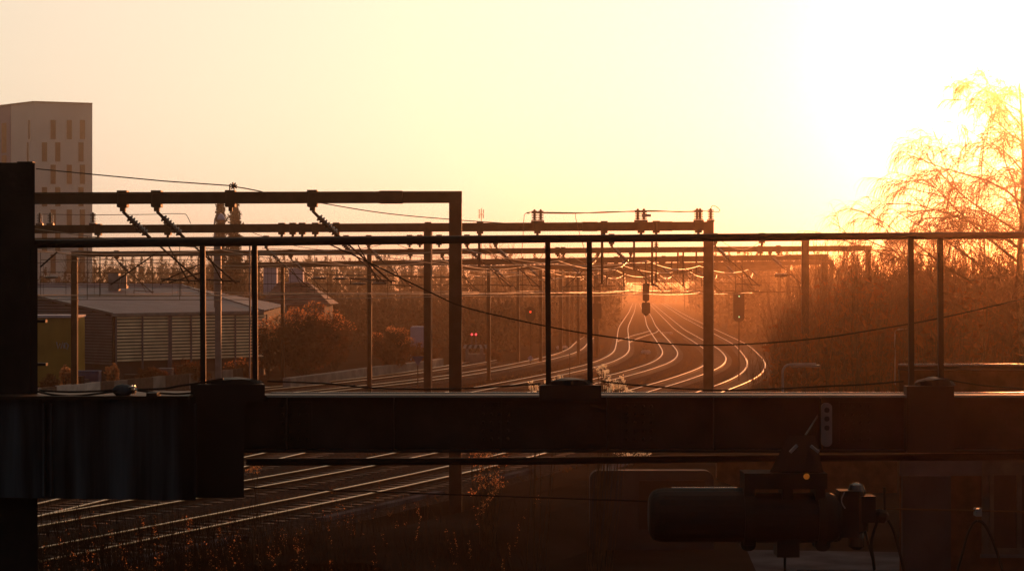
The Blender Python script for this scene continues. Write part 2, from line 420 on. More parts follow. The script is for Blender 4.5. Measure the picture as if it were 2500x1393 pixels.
g1, on1 = gantry('nearest tall gantry, its thick beam ending in a square corner left of centre', -150, 471, 54, 1128, 467, 54, 28, [(1112,31)],
    cants=[(300,1),(383,1),(763,1)], clamps=[(300),(383),(563),(763)], joints=[955], mt='steel')
# twin mast feet etc on gantry two
g2, on2 = gantry('second gantry, row of upright insulators on its beam and a square corner at right', 60, 550, 86, 1742, 541, 80, 20.5, [(1730,24),(1045,18)],
    cants=[(821,1)], clamps=[240,410,688,715,738,770,821,1045,1172,1312,1475,1565,1602,1705], tops=[97,123,227,1305,1320,1557,1572,1702,1709,1735], joints=[1440,1622], mt='steel')
gb, onb = gantry('third gantry, its beam just behind the foreground handrail', 20, 581, 99, 1976, 570, 96, 18, [(1966,18)],
    cants=[(650,1),(900,1),(1140,1),(1210,1),(1493,1),(1745,1)], clamps=[650,845,900,1000,1025,1072,1140,1493,1744,1860], mt='steel')
g3, on3 = gantry('fourth gantry with a thin column before the warehouse roof and beam ends at both sides', 174, 614, 120, 2127, 599, 117, 13.5, [(182,15),(902,11),(2119,13)],
    cants=[(285,1),(710,1),(1080,1),(1460,-1),(1540,-1),(1880,1)], clamps=[285,710,902,1002,1100,1361,1375,1856,1900], mt='steel2')
g4, on4 = gantry('fifth gantry, beam running left from two close columns at the thicket', 560, 641, 142, 2023, 620, 139, 14, [(1193,9),(2013,16),(690,8)],
    cants=[(1205,1),(1290,1),(1395,1),(1612,1),(1770,1)], clamps=[1470,1505,1620,1663,1780], mt='steel2')
g5, on5 = gantry('sixth gantry, beam just under the fifth with its column beside the thicket', 1130, 650, 172, 2036, 634, 168, 11, [(1320,8),(1412,7),(2030,10),(1265,7)],
    cants=[(1330,1),(1440,1),(1560,1),(1700,1),(1830,1)], clamps=[1480,1590,1750], mt='steel2')
FARD = [198, 216, 236, 256, 278, 302, 330, 362, 398, 448, 502, 560, 625]
ordn = ['seventh','eighth','ninth','tenth','eleventh','twelfth','thirteenth','fourteenth','fifteenth','sixteenth','seventeenth','eighteenth','nineteenth']
for i, d in enumerate(FARD):
    A = at_y(TR['A'], d); D = at_y(TR['D'], d); zt = (8.5, 8.35, 8.65)[i % 3]
    xl = A.x-3.6; xr = D.x+3.6
    if d < 240: xl = A.x-6
    pxl = CX+xl*F/d; pxr = CX+xr*F/(d-3); yy = HY-(zt-H)*F/d
    ca = []
    for k in ('A','B','C','D'):
        pt_ = at_y(TR[k], d); ca.append((CX+(pt_.x-1.9)*F/d, 1))
    gantry(ordn[i]+' gantry down the line counted from the camera, hazy in the distance', pxl, yy, d, pxr, yy-.3, d-3, .46*F/d, [(pxl+.2*F/d,.34*F/d),(pxr-.16*F/d,.34*F/d)],
           cants=ca, clamps=[c[0] for c in ca], mt='steel2')

# busbar and loops on gantry two, earth wires
def wire(pts, r, name, label, cat='wire', m='darkwire', group=None, n=5):
    return MB().tube(pts, r, n).build(name, m, label=label, cat=cat, group=group)
wire(smooth_px([(1285,520),(1305,518),(1405,519.5),(1470,519),(1557,515),(1600,514.5),(1660,517),(1706,515)], 80.6), .02, 'feeder_wire', 'feeder wire along the upright insulators of the second gantry, right half', m='wire')
wire(smooth_px([(1305,520),(1400,521),(1480,517),(1560,516.5),(1640,516),(1700,517)], 80.9), .016, 'feeder_wire', 'lower of the paired feeder wires above the second gantry, right half', m='wire')
wire(smooth_px([(1735,516),(1738,503),(1748,504),(1757,512),(1754,517),(1742,516),(1712,515)], 80), .014, 'jumper_wire', 'small looped jumper at the right end of the second gantry', m='wire')
wire(smooth_px([(1293,521),(1282,522),(1279,535),(1277,575),(1273,625)], 81), .012, 'down_lead', 'thin wire dropping from the left end of the feeder wire', m='wire')
wire(smooth_px([(1404,520),(1407,540),(1415,570),(1424,600),(1431,628)], 81), .012, 'down_lead', 'thin wire dropping from the middle of the feeder wire', m='wire')
wire(smooth_px([(97,523),(123,523),(227,524.5),(380,523),(410,521.5),(446,522),(456,526),(466,546)], 85), .014, 'feeder_wire', 'feeder wire above the second gantry in front of the tower', m='wire')
wire([P(88,412,53.5),P(230,426,53.7),P(400,442,53.8),P(560,453,53.9)], .016, 'earth_wire', 'thin earth wire sloping past the tower to the beam bracket', m='darkwire')
wire([P(568,455,53.9),P(600,460,54.2),P(640,468,54.6)], .016, 'earth_wire', 'short earth wire from the star clamp down to the beam', m='darkwire')
wire(smooth_px([(775,494),(900,515),(1000,527),(1097,535),(1130,538),(1250,546)], 54.5, 62), .014, 'earth_wire', 'thin wire sagging from the nearest beam towards the antenna mast', m='wire')
br = thing('wire_bracket', P(561,467,54), 'small upright bracket with star shaped clamp on the nearest beam', 'bracket')
MB().tube([P(561,468,54),P(561,450,54)], .02, 6).build('stem', 'steel', br)
s_ = MB(); c0 = P(570,454,54)
for k in range(4):
    an = k*math.pi/4+.2; v = Vector((math.cos(an),0,math.sin(an)))*.1; s_.beam(c0-v, c0+v, .05, .035)
s_.build('clamp', 'steel', br)
# sign plate on top of gantry two
MB().box(P(1567,0,80.5).x, P(1589,0,80.5).x, 80.4, 80.45, P(0,529,80.5).z, P(0,523,80.5).z).build('plate', 'galv', label='small grey plate hanging at the feeder wire above the second gantry', cat='plate')
# horizontal dark tension insulators
def tens(px0, px1, py, d, label):
    t = thing('tension_insulator', P(px0,py,d), label, 'insulator', 'long insulators strung in the wires')
    a = P(px0,py,d); b = P(px1,py-1,d+.1)
    MB().lathe(a, b, ribprof(11, .05, .13), 10).build('ribbed_rod', 'insul', t, smooth=False)
    m = MB(); m.tube([a+(a-b).normalized()*.35, a], .03); m.tube([b, b+(b-a).normalized()*.35], .03); m.build('end_fitting', 'steel', t)
    wire([a+(a-b).normalized()*5, a+(a-b)*.2], .015, 'stay_wire', 'stay wire leading left from the '+label, m='wire')
    wire([b+(b-a)*.2, b+(b-a).normalized()*6], .015, 'stay_wire', 'stay wire leading right from the '+label, m='wire')
tens(990, 1032, 642, 98, 'ribbed dark insulator left of the tall near column')
tens(1642, 1674, 663, 130, 'ribbed insulator left of the second gantry corner column')
tens(1962-70, 1962-40, 672, 125, 'ribbed insulator just left of the thicket column')
# small tubular insulators with glinting tops
for px, py, d, lb in ((780,679,84,'long thin insulator hanging before the house roof'),(830,680,84,'bent arm insulator left of the thin column'),(876,693,90,'short glinting insulator left of the thin column'),(925,692,92,'dim short insulator right of the thin column'),(125,677,80,'dark spindle insulator by the left column')):
    a = P(px-18,py,d); b = P(px+18,py,d)
    MB().lathe(a, b, [(0,.012),(.1,.03),(.3,.05),(.7,.05),(.9,.03),(1,.012)], 8).build('wire_insulator', 'insul', label=lb, cat='insulator', group='small insulators in the overhead wires')

# ------------------------------------------------------------------ overhead lines
WL = {'A': 'overhead line of the leftmost main track', 'B': 'overhead line of the second main track', 'C': 'overhead line of the third main track', 'D': 'overhead line of the rightmost main track', 'E': 'overhead line of the left branch track'}
sup = [46, 70, 97, 118, 140, 170]+FARD+[690]
du = MB(); du.tube([(0,0,0),(0,0,1)], .008, 4); DROP = du.mesh('dropper', 'wire')
for k in ('E','A','B','C','D'):
    c = TR[k]; lim = 255 if k == 'E' else 700
    S = [s for s in sup if s < lim]
    loc = at_y(c, S[1]).copy(); loc.z = 5.9
    t = thing('overhead_line', loc, WL[k], 'overhead wire', 'overhead lines above the tracks')
    cp = []; mp = []
    for i in range(len(S)-1):
        a = at_y(c, S[i]).copy(); b = at_y(c, S[i+1]).copy()
        oa = .25*(-1)**i; a.x += oa; b.x -= oa
        for j in range(12):
            u = j/12; p = a.lerp(b, u); sg = 4*u*(1-u); L = S[i+1]-S[i]
            cp.append(Vector((p.x, p.y, {'E':5.72,'A':5.82,'B':5.9,'C':5.86,'D':5.78}[k]-.06*sg))); mp.append(Vector((p.x, p.y, 7.35-min(.75, L*.014)*sg)))
            if j % 2 == 1 and S[i] < 360:
                o = add_local('dropper', DROP, t, cp[-1]-loc); o.scale = (1,1,(mp[-1]-cp[-1]).z)
    MB().tube(cp, [.005+.00008*q.y for q in cp], 5).build('contact_wire', 'wire', t); MB().tube(mp, [.006+.0001*q.y for q in mp], 5).build('messenger_wire', 'wire', t)
for k, o_, zz, lb in (('A',-3.2,8.75,'earth wire running along the left gantry tops'),('D',3.2,8.8,'earth wire running along the right gantry tops'),('B',2.2,7.9,'auxiliary feeder between the middle tracks'),('A',-2.2,7.4,'auxiliary feeder left of the main tracks')):
    c = offset(TR[k], o_); S = sup[2:]; pts = []
    for i in range(len(S)-1):
        a = at_y(c, S[i]); b = at_y(c, S[i+1])
        for j in range(10):
            p = a.lerp(b, j/10); pts.append(Vector((p.x,p.y,zz-.7*4*(j/10)*(1-j/10))))
    MB().tube(pts, [.006+.00009*q.y for q in pts], 4).build('feeder_wire', 'darkwire', label=lb, cat='wire')
# drop posts hanging under the beams
for d_, pl in ((81,(1170,1470)),(97,(1548,1592)),(118,(1655,1668,1700)),(141,(1500,1523,1640)),(170,(1470,1481,1700,1712,1718)),(199,(1440,1585,1690)),(233,(1640,1730))):
    for q_, px in enumerate(pl):
        MB().tube([P(px,HY-2.25*F/d_,d_), P(px,HY-(.2 if q_ % 2 else .9)*F/d_,d_)], .055, 5).build('drop_post', 'steel2', label='short vertical drop post hanging under a gantry beam over the tracks', cat='post', group='drop posts under the gantry beams')
# cross-span wires seen glinting across the tracks
cw = [([(1040,714),(1200,713),(1420,712)],105,'leftmost glinting cross wire below the beams'),([(1130,719),(1300,719),(1380,718)],112,'lower left cross wire'),
      ([(1438,709),(1520,712),(1640,713),(1800,709),(1960,715)],118,'long glinting cross wire at mid height'),([(1445,716),(1540,719),(1640,715),(1740,717),(1762,713)],126,'wavy cross wire behind the tall corner column'),
      ([(1755,709),(1850,713),(1960,709)],104,'bright cross wire above the double green signal'),([(1700,711),(1780,716),(1840,712),(1915,713)],109,'short bright cross wire left of the thicket'),
      ([(1362,624),(1440,645),(1530,660)],100,'curved bright wire falling left of centre'),([(1366,652),(1395,666),(1430,671)],95,'short curved bright wire right of the paired posts'),
      ([(1660,642),(1680,660),(1712,662)],100,'short curved bright jumper left of the corner column'),([(1905,610),(1955,630),(2030,641)],104,'bright wire curving down to the thicket gantry'),
      ([(100,634),(300,634),(500,634),(640,636)],100,'dark stay wire over the warehouse'),([(100,664),(400,667),(640,667),(1100,676)],88,'dark stay wire low over the warehouse ridge'),
      ([(100,689),(500,692),(900,694),(1250,696)],96,'dark stay wire grazing the warehouse ridge'),([(640,606),(900,618),(1100,630),(1400,640)],105,'thin rising stay wire through the left beams'),
      ([(900,671),(1100,678),(1400,672),(1700,668)],110,'long stay wire across the middle'),([(1130,655),(1300,640),(1330,600)],110,'steep stay wire left of the paired posts'),
      ([(1450,650),(1600,668),(1760,690),(1900,690)],115,'stay wire drooping to the right'),([(1250,690),(1400,660),(1500,672),(1650,690)],125,'zigzag stay wire in the middle')]
for pts, d, lb in cw: wire(smooth_px(pts, d), .016, 'cross_wire', lb, m='wire')
for px0,py0,px1,py1,d,lb in ((98,652,140,615,50,'slanted strut beside the left column'),(270,695,385,615,60,'long slanted strut over the warehouse ridge'),(392,688,495,642,66,'upper of two thin slanted rods over the warehouse'),(413,690,495,664,66,'lower of two thin slanted rods over the warehouse')):
    wire([P(px0,py0,d),P(px1,py1,d)], .022, 'strut', lb, 'strut', 'steel2')
# rod hanging from gantry two
hr = thing('hanging_rod', P(1602,692,80.5), 'thin vertical rod with insulator hanging from the second gantry right of centre', 'rod')
MB().tube([P(1602,562,80.5),P(1602,690,80.5)], .03, 6).build('rod', 'steel2', hr)
MB().lathe(P(1602,592,80.5), P(1602,612,80.5), ribprof(5,.04,.1), 8).build('insulator', 'insul', hr)

# ------------------------------------------------------------------ signals, signs, lamps
def rbox(mb, x0,x1,y0,y1,z0,z1,r,top=True,bot=True,n=6):   # rounded outline in XZ, extruded in y
    pts = []
    def arc(cx,cz,a0):
        for i in range(n+1):
            a = math.radians(a0+90*i/n); pts.append((cx+r*math.cos(a), cz+r*math.sin(a)))
    if bot: arc(x1-r,z0+r,-90)
    else: pts.append((x1,z0))
    if top: arc(x1-r,z1-r,0); arc(x0+r,z1-r,90)
    else: pts.extend([(x1,z1),(x0,z1)])
    if bot: arc(x0+r,z0+r,180)
    else: pts.append((x0,z0))
    f = [(x,y0,z) for x,z in pts]; bk = [(x,y1,z) for x,z in pts]; N = len(pts)
    mb.face(f); mb.face(list(reversed(bk)))
    for i in range(N):
        j = (i+1)%N; mb.face([f[j],f[i],bk[i],bk[j]])
    return mb
def disc(mb, c, r, y=-.02, n=12):
    mb.face([(c.x+r*math.cos(2*math.pi*k/n), c.y+y, c.z+r*math.sin(2*math.pi*k/n)) for k in range(n)])
def lamp_disc(parent, p, r, m):
    mb = MB(); mb.lathe(p+Vector((0,.02,0)), p+Vector((0,-.05,0)), [(0,r),(1,r*.9)], 12); mb.build('lamp', m, parent)
# hanging signal at centre
d = 139.5; t = thing('hanging_signal', P(1577,768,d), 'small boxy signal seen from behind, hanging over the tracks at centre', 'signal', 'railway signals')
rbox(MB(), P(1567,0,d).x, P(1587,0,d).x, d-.15, d+.15, P(0,765,d).z, P(0,738,d).z, .1).build('head', 'shade', t)
MB().lathe(P(1577,765,d), P(1577,771,d), [(0,.2),(.5,.16),(1,.05)], 10).build('lower_cap', 'shade', t)
rbox(MB(), P(1569,0,d).x, P(1585,0,d).x, d-.12, d+.12, P(0,735,d).z, P(0,690,d).z, .15).build('upper_head', 'shade', t)
MB().tube([P(1577,738,d), P(1577,634,d)], .07, 6).build('hanger', 'steel2', t)
# double green signal
d = 138.8; t = thing('green_signal', P(1804,785,d), 'tall dark signal with two green lamps hanging left of the thicket', 'signal', 'railway signals')
rbox(MB(), P(1790,0,d).x, P(1817,0,d).x, d-.12, d+.12, P(0,785,d).z, P(0,713,d).z, .32, top=False).build('backboard', 'shade', t)
for yy in (723, 773): lamp_disc(t, P(1804,yy,d)+Vector((0,-.14,0)), .05, 'greenlamp')
m = MB(); m.tube([P(1796,715,d),P(1796,636,d)], .04, 6); m.tube([P(1812,715,d),P(1812,636,d)], .04, 6); m.build('hanger', 'steel2', t)
MB().tube([P(1804,785,d),Vector((P(1804,0,d).x,d,GZ))], .05, 6).build('post', 'steel2', t)
# red signal
d = 172; t = thing('red_signal', Vector((P(1295,0,d).x, d, GZ)), 'oval dark signal with a single red lamp on a thin post', 'signal', 'railway signals')
rbox(MB(), P(1283,0,d).x, P(1307,0,d).x, d-.1, d+.1, P(0,783,d).z, P(0,748,d).z, .4).build('backboard', 'shade', t)
lamp_disc(t, P(1295,761,d)+Vector((0,-.12,0)), .09, 'redlamp2')
MB().tube([Vector((P(1295,0,d).x,d+.15,GZ)), P(1295,752,d+.15)], .06, 6).build('post', 'steel2', t)
# mast signal seen edge on
d = 188; t = thing('mast_signal', Vector((P(1457,0,d).x, d, GZ)), 'dark mast with a box shaped head right of the paired posts', 'signal', 'railway signals')
MB().tube([Vector((P(1456,0,d).x,d,GZ)), P(1456,650,d)], .22, 8).build('mast', 'steel2', t)
rbox(MB(), P(1447,0,d).x, P(1468,0,d).x, d-.3, d+.3, P(0,778,d).z, P(0,740,d).z, .1).build('head', 'shade', t)
MB().box(P(1450,0,d).x, P(1466,0,d).x, d-.25, d+.25, P(0,735,d).z, P(0,692,d).z).build('upper_box', 'shade', t)
# buffer stop
d = 170; t = thing('buffer_stop', Vector((P(1158,0,d).x, d, GZ)), 'buffer stop with striped board and twin red lamps right of the tall column', 'buffer stop')
m = MB(); x0 = P(1132,0,d).x; x1 = P(1190,0,d).x; z0 = P(0,850,d).z; z1 = P(0,841,d).z
m.box(x0,x1,d,d+.2,z0,z1); m.cur = 1; n = 9
for i in range(n):
    if i % 2 == 0:
        a = x0+(x1-x0)*i/n; b = a+(x1-x0)/n; s = .12 if i < n/2 else -.12
        m.face([(a-s*.5,d-.012,z0),(b-s*.5,d-.012,z0),(b+s*.5,d-.012,z1),(a+s*.5,d-.012,z1)])
m.build('striped_board', ['darkwall','white'], t)
for px in (1140,1176): MB().beam(Vector((P(px,0,d).x,d+.12,GZ)), Vector((P(px,0,d).x,d+.12,z0)), .25, .25).build('leg', 'concrete', t)
MB().box(x0+.2,x1-.2,d+.2,d+1.3,GZ,GZ+1.0).build('block', 'concrete', t)
for px in (1152,1162):
    MB().tube([P(px,845,d+.1),P(px,812,d+.1)], .04, 6).build('lamp_post', 'concrete', t)
    lamp_disc(t, P(px,816,d)+Vector((0,0,0)), .085, 'redlamp')
# signs
d = 171; t = thing('diamond_sign', Vector((P(1295,0,168).x, 168, GZ)), 'small pale blue diamond sign below the red signal', 'sign')
c = P(1295,874,167.8); rr = .24; MB().hull([c+Vector(v)*rr for v in ((0,0,-1),(1,0,0),(1,.1,0),(0,.1,-1),(-1,0,0),(0,0,1),(0,.1,1),(-1,.1,0))]).build('board', 'paleblue', t)
MB().tube([Vector((P(1295,0,168).x,168,GZ)),P(1295,878,168)], .05, 6).build('post', 'steel', t)
d = 128; t = thing('triangle_sign', Vector((P(1020,0,d).x, d, GZ)), 'grey inverted triangle sign on a post between the columns', 'sign')
a, b, c = P(1005,869,d), P(1036,869,d), P(1020,892,d); q = Vector((0,.03,0)); m = MB(); m.face([a,c,b]); m.face([a+q,b+q,c+q])
for u, v in ((a,b),(b,c),(c,a)): m.face([u,v,v+q,u+q])
m.build('board', 'bluepaint', t); MB().tube([Vector((P(1020,0,d).x,d+.06,GZ)),P(1020,872,d+.06)], .035, 6).build('post', 'steel', t)
# street lamps
def lamp(px, pyt, d, px1, label, yb=None, slab=.1):
    t = thing('street_lamp', Vector((P(px,0,d).x,d,GZ)), label, 'lamp', 'street lamps')
    zt = P(0,pyt,d).z; x = P(px,0,d).x; xe = P(px1,0,d).x; s = 1 if xe > x else -1; r = .22
    pts = [(x,d,GZ),(x,d,zt-r)]+[(x+s*r*(1-math.cos(a)), d, zt-r+r*math.sin(a)) for a in (.4,.8,1.2,1.57)]+[(x+s*abs(xe-x)*.9,d,zt+.01)]
    MB().tube(pts, .035, 8).build('pole', 'galv', t)
    a = Vector((x+s*r*1.1,d,zt-.06)); b = Vector((xe,d,zt-.04))
    MB().beam(a, b, .22, .06).build('lamp_head', 'gloss', t); return t
lamp(1911, 889, 60, 2001, 'arched lamp post with long flat head right of the curving rails')
lamp(2092, 849, 96, 2131, 'small flat lamp head glinting in the thicket, left of the two')
lamp(2185, 803, 99, 2222, 'small flat lamp head glinting beside the right posts')
d = 150; t = thing('yard_lamp', Vector((P(524,0,d).x,d,GZ)), 'hooked lamp post with grey blue dome before the conifers', 'lamp')
MB().tube([(P(524,0,d).x,d,GZ),P(524,545,d),P(525,534,d),P(530,525,d),P(540,521,d)], .06, 8).build('pole', 'galv', t)
MB().lathe(P(540,521,d), P(540,537,d), [(0,.05),(.3,.2),(.7,.3),(1,.34)], 12).build('dome', 'paleblue', t, smooth=True)
d = 128; t = thing('mast', Vector((P(533,0,d).x,d,GZ)), 'grey square mast beside the left pair of handrail posts', 'mast')
MB().beam(Vector((P(533,0,d).x,d,GZ)), P(533,598,d), .36, .36, up=Vector((0,1,0))).build('shaft', 'galv', t)
MB().box(P(524,0,d).x, P(543,0,d).x, d-.3, d+.3, GZ, GZ+.3).build('foot', 'concrete', t)
MB().beam(Vector((P(610,0,110).x,110,GZ)), P(610,600,110), .08, .08, up=Vector((0,1,0))).build('thin_pole', 'galv', label='very thin grey pole just left of the second handrail post', cat='pole')
# pair of slender posts among rails
for px, py0, py1, lb in ((1391,862,925,'slender marker post between the branch and main rails'),(1436,875,925,'short marker stake by the paired posts')):
    d = Gd(py1); MB().tube([Vector((P(px,0,d).x,d,GZ)), P(px,py0,d)], .03, 6).build('marker_post', 'steel', label=lb, cat='post')
# antenna mast
d = 600; t = thing('antenna_mast', Vector((P(1175,0,d).x,d,GZ)), 'distant antenna mast with panel antennas above the beams', 'antenna')
MB().tube([Vector((P(1175,0,d).x,d,GZ)), P(1175,508,d)], .12, 6).build('mast', 'steel', t)
for px in (1170,1175,1180):
    for py in (511,523): MB().box(P(px,0,d).x-.14, P(px,0,d).x+.14, d-.5, d-.3, P(0,py+10,d).z, P(0,py,d).z).build('antenna_panel', 'shade', t)
MB().box(P(1169,0,d).x, P(1181,0,d).x, d-.3, d-.2, P(0,524,d).z, P(0,522,d).z).build('crossbar', 'steel', t)

# small lineside cabinets / point machines
for px, py, wd, lb in ((1628,811,1.6,'small glinting point machine between the far tracks'),(1577,856,.9,'low pale box between the second and third track'),(1372,845,1.2,'pale lit box at the end of the branch track'),(1310,1,0,'')):
    if not wd: continue
    c = G(px,py); m = MB(); m.box(c.x-wd/2,c.x+wd/2,c.y-.4,c.y+.4,GZ,-.02); m.box(c.x-wd*.4,c.x+wd*.4,c.y-.3,c.y+.3,-.02,.06); m.build('trackside_box', 'pale', label=lb, cat='box', group='trackside boxes')

# ------------------------------------------------------------------ tower
t = thing('tower_block', Vector((P(83,0,350).x,350,GZ)), 'pale high rise tower with staggered narrow windows at the left edge', 'building')
c0 = Vector((P(83,0,350).x,350,0)); c1 = Vector((P(224,0,353).x,353.5,0)); cl = Vector((P(-70,0,362).x,364,0)); zt = 38.0
cb = c1+(cl-c0)
m = MB()
for a, b in ((cl,c0),(c0,c1),(c1,cb),(cb,cl)): m.face([(a.x,a.y,GZ),(b.x,b.y,GZ),(b.x,b.y,zt),(a.x,a.y,zt)])
m.face([(p.x,p.y,zt) for p in (cl,c0,c1,cb)]); m.build('wall', 'tower', t)
pm = MB()
for a, b in ((cl,c0),(c0,c1)): pm.beam(Vector((a.x,a.y,zt+.06)), Vector((b.x,b.y,zt+.06)), .5, .14)
pm.build('roof_edge', 'galv', t)
u = (c1-c0).normalized(); nrm = Vector((u.y,-u.x,0)); ul = (cl-c0).normalized(); nl = Vector((-ul.y,ul.x,0))
if nl.y > 0: nl = -nl
def pane(face, px, y0, y1, wpx, mt='glassdark'):
    uu, nn = (u, nrm) if face == 'r' else (ul, nl)
    lo, hi = 0, 14
    for _ in range(40):
        mm = (lo+hi)/2; p = c0+uu*mm; s = CX+p.x*F/p.y
        if (s < px) == (face == 'r'): lo = mm
        else: hi = mm
    p = c0+uu*lo; hw = wpx*p.y/F/2/abs(uu.x); za = H+(HY-y1)*p.y/F; zb = H+(HY-y0)*p.y/F
    f = MB(); q = p+nn*.02
    for (ua,ub,z0,z1) in ((-hw-.12,hw+.12,zb,zb+.12),(-hw-.12,hw+.12,za-.12,za),(-hw-.12,-hw,za,zb),(hw,hw+.12,za,zb)):
        f.beam(q+uu*ua+Vector((0,0,(z0+z1)/2)), q+uu*ub+Vector((0,0,(z0+z1)/2)), .12, abs(z1-z0))
    fr = f.build('window', 'tower', t)
    g_ = MB(); g_.face([p+nn*.03+uu*a+Vector((0,0,z)) for a, z in ((-hw,za),(hw,za),(hw,zb),(-hw,zb))]); g_.build('pane', mt, fr)
for r in range(8):
    y0 = 293+r*54.6; y1 = y0+47
    xs = (129.6,169,201) if r % 2 == 0 else (108.5,141,197.5)
    for j, x in enumerate(xs): pane('r', x, y0, y1, 12, 'redshade' if (r*3+j) % 5 == 2 else 'glassdark')
    pane('l', 71.5 if r % 2 == 0 else 68.5, y0, y1, 6)
bp = MB(); s0 = c0+ul*((0.)); 
def onl(px):
    lo, hi = 0, 30
    for _ in range(40):
        mm = (lo+hi)/2; p = c0+ul*mm
        if CX+p.x*F/p.y > px: lo = mm
        else: hi = mm
    return c0+ul*lo
a, b = onl(-60), onl(27); bp.face([(a+nl*.05)+Vector((0,0,GZ)),(b+nl*.05)+Vector((0,0,GZ)),(b+nl*.05)+Vector((0,0,zt-.1)),(a+nl*.05)+Vector((0,0,zt-.1))]); bp.build('blue_panel', 'blue', t)
a, b = onl(5), onl(17)
for r in range(5):
    z1 = H+(HY-295-r*80)*352/F; z0 = z1-5.2
    g_ = MB(); g_.face([(a+nl*.09)+Vector((0,0,z0)),(b+nl*.09)+Vector((0,0,z0)),(b+nl*.09)+Vector((0,0,z1)),(a+nl*.09)+Vector((0,0,z1))]); g_.build('window', 'redshade', t)

# ------------------------------------------------------------------ warehouse
E0 = P(273,769,140); E1 = P(642,762,151); R0 = P(-40,697,153); R1 = P(442,700,164); BR = P(700,745,186); BL = P(-40,720,176)
t = thing('warehouse', Vector((E0.x,E0.y,GZ)), 'long grey warehouse with louvred beige side and pale ridge at left', 'building')
m = MB(); q = Vector((0,0,.12)); m.hull([E0,E1,R1,R0,E0+q,E1+q,R1+q,R0+q]); m.face([R0+q,R1+q,BR,BL]); m.face([E1+q,BR,R1+q])
rf = m.build('roof', 'roofgrey', t)
for k, (yo) in enumerate((0,.3)):
    m = MB(); a = R0+(E0-R0)*(.09*k); b = R1+(E1-R1)*(.09*k); m.beam(a+Vector((0,0,.18)), b+Vector((0,0,.18)), .5 if k else .7, .1); m.build('ridge_cap', 'roofpale', rf)
ed = MB(); ed.beam(E0+Vector((0,-.06,.0)), E1+Vector((0,-.06,.0)), .14, .18); ed.build('gutter', 'galv', rf)
ed = MB(); ed.beam(R1+q*1.3, E1+q*1.3, .16, .1); ed.beam(R0+q*1.3, E0+q*1.3, .16, .1); ed.build('verge', 'galv', rf)
wb = MB(); hin = Vector((0,.5,0))
def drop(p): return Vector((p.x,p.y,GZ))
wb.face([drop(E0)+hin,drop(E1)+hin,E1+hin,E0+hin]); wb.face([drop(R0)+hin,drop(E0)+hin,E0+hin,R0+hin]); wb.face([drop(E1)+hin,drop(BR),BR,E1+hin])
wb.build('wall', 'darkwall', t)
ux = (drop(E1)-drop(E0)); Lw = ux.length; ux.normalize(); nx = Vector((ux.y,-ux.x,0))
sm = MB(); zz = 4.05
while zz > 1.0:
    a = drop(E0)+hin+nx*.22+ux*.1; a.z = zz; b = drop(E1)+hin+nx*.22-ux*.1; b.z = zz
    sm.beam(a, b, .05, .135); zz -= .225
sm.build('louvres', 'slat', t, kind='stuff')
for f_ in (0,.165,.34,.48,.66,.78,.92,1.):
    a = drop(E0)+hin+nx*.3+ux*Lw*f_; MB().beam(a, Vector((a.x,a.y,4.15)), .12 if f_ != .34 else .3, .08, up=Vector((0,1,0))).build('pillar', 'slatdark', t)
uy = drop(R0)-drop(E0); Ly = uy.length; uy.normalize(); ny = Vector((-uy.y,uy.x,0))
if ny.y > 0: ny = -ny
sm = MB(); zz = .9
while zz < 6:
    f0 = max(0,(zz-4.2)/2.0); 
    if f0 > .95: break
    a = drop(E0)+hin+ny*.1+uy*(Ly*f0); a.z = zz; b = drop(R0)+hin+ny*.1; b.z = zz; sm.beam(a,b,.05,.13); zz += .2
sm.build('cladding', 'slatdark', t, kind='stuff')
d = 156
for px0,px1,y0,y1,lb in ((267,292,667,712,'box vent'),(293,311,673,700,'')):
    MB().box(P(px0,0,d).x,P(px1,0,d).x,d-.4,d+.4,P(0,y1+4,d).z,P(0,y0,d).z).build('roof_vent', 'galv', t)
for px in (294,312): MB().tube([P(px,697,d-.6),P(px,672,d-.6)], .055, 8).build('flue_pipe', 'gloss', t)
d = 134; t = thing('yellow_annex', Vector((P(100,0,d).x,d,GZ)), 'ochre yellow shed with graffiti left of the warehouse', 'building')
MB().box(P(-60,0,d).x,P(176,0,d).x,d,d+4,GZ,P(0,775,d).z).build('wall', 'yellow', t)
MB().box(P(-60,0,d).x,P(178,0,d).x,d-.25,d+4.1,P(0,775,d).z,P(0,769,d).z).build('roof_edge', 'roofpale', t)
gm = MB()
for k, pl in enumerate(([(138,834),(142,850),(147,838)],[(149,850),(153,834),(156,850)],[(158,836),(158,848),(164,852),(167,842),(161,836)])):
    gm.tube([P(x,y,d-.03) for x, y in pl], .045, 4)
gm.build('graffiti', 'graff', t)
# second wall in yard
t = thing('yard_wall', Vector((P(98,0,111).x,111,GZ)), 'low weathered concrete panel wall in front of the warehouse yard', 'wall')
a0 = Vector((P(60,0,110).x,110,0)); a1 = Vector((P(592,0,139).x,139,0)); n = 17
for i in range(n):
    p = a0.lerp(a1, i/n); q = a0.lerp(a1, (i+.985)/n); m = MB(); z1 = .66+R.uniform(-.03,.03)
    m.beam(Vector((p.x,p.y,(GZ+z1)/2)), Vector((q.x,q.y,(GZ+z1)/2)), .12, z1-GZ)
    m.build('panel', 'pale' if i in (2,3,4) else ('sleeper' if i % 3 else 'concrete'), t)
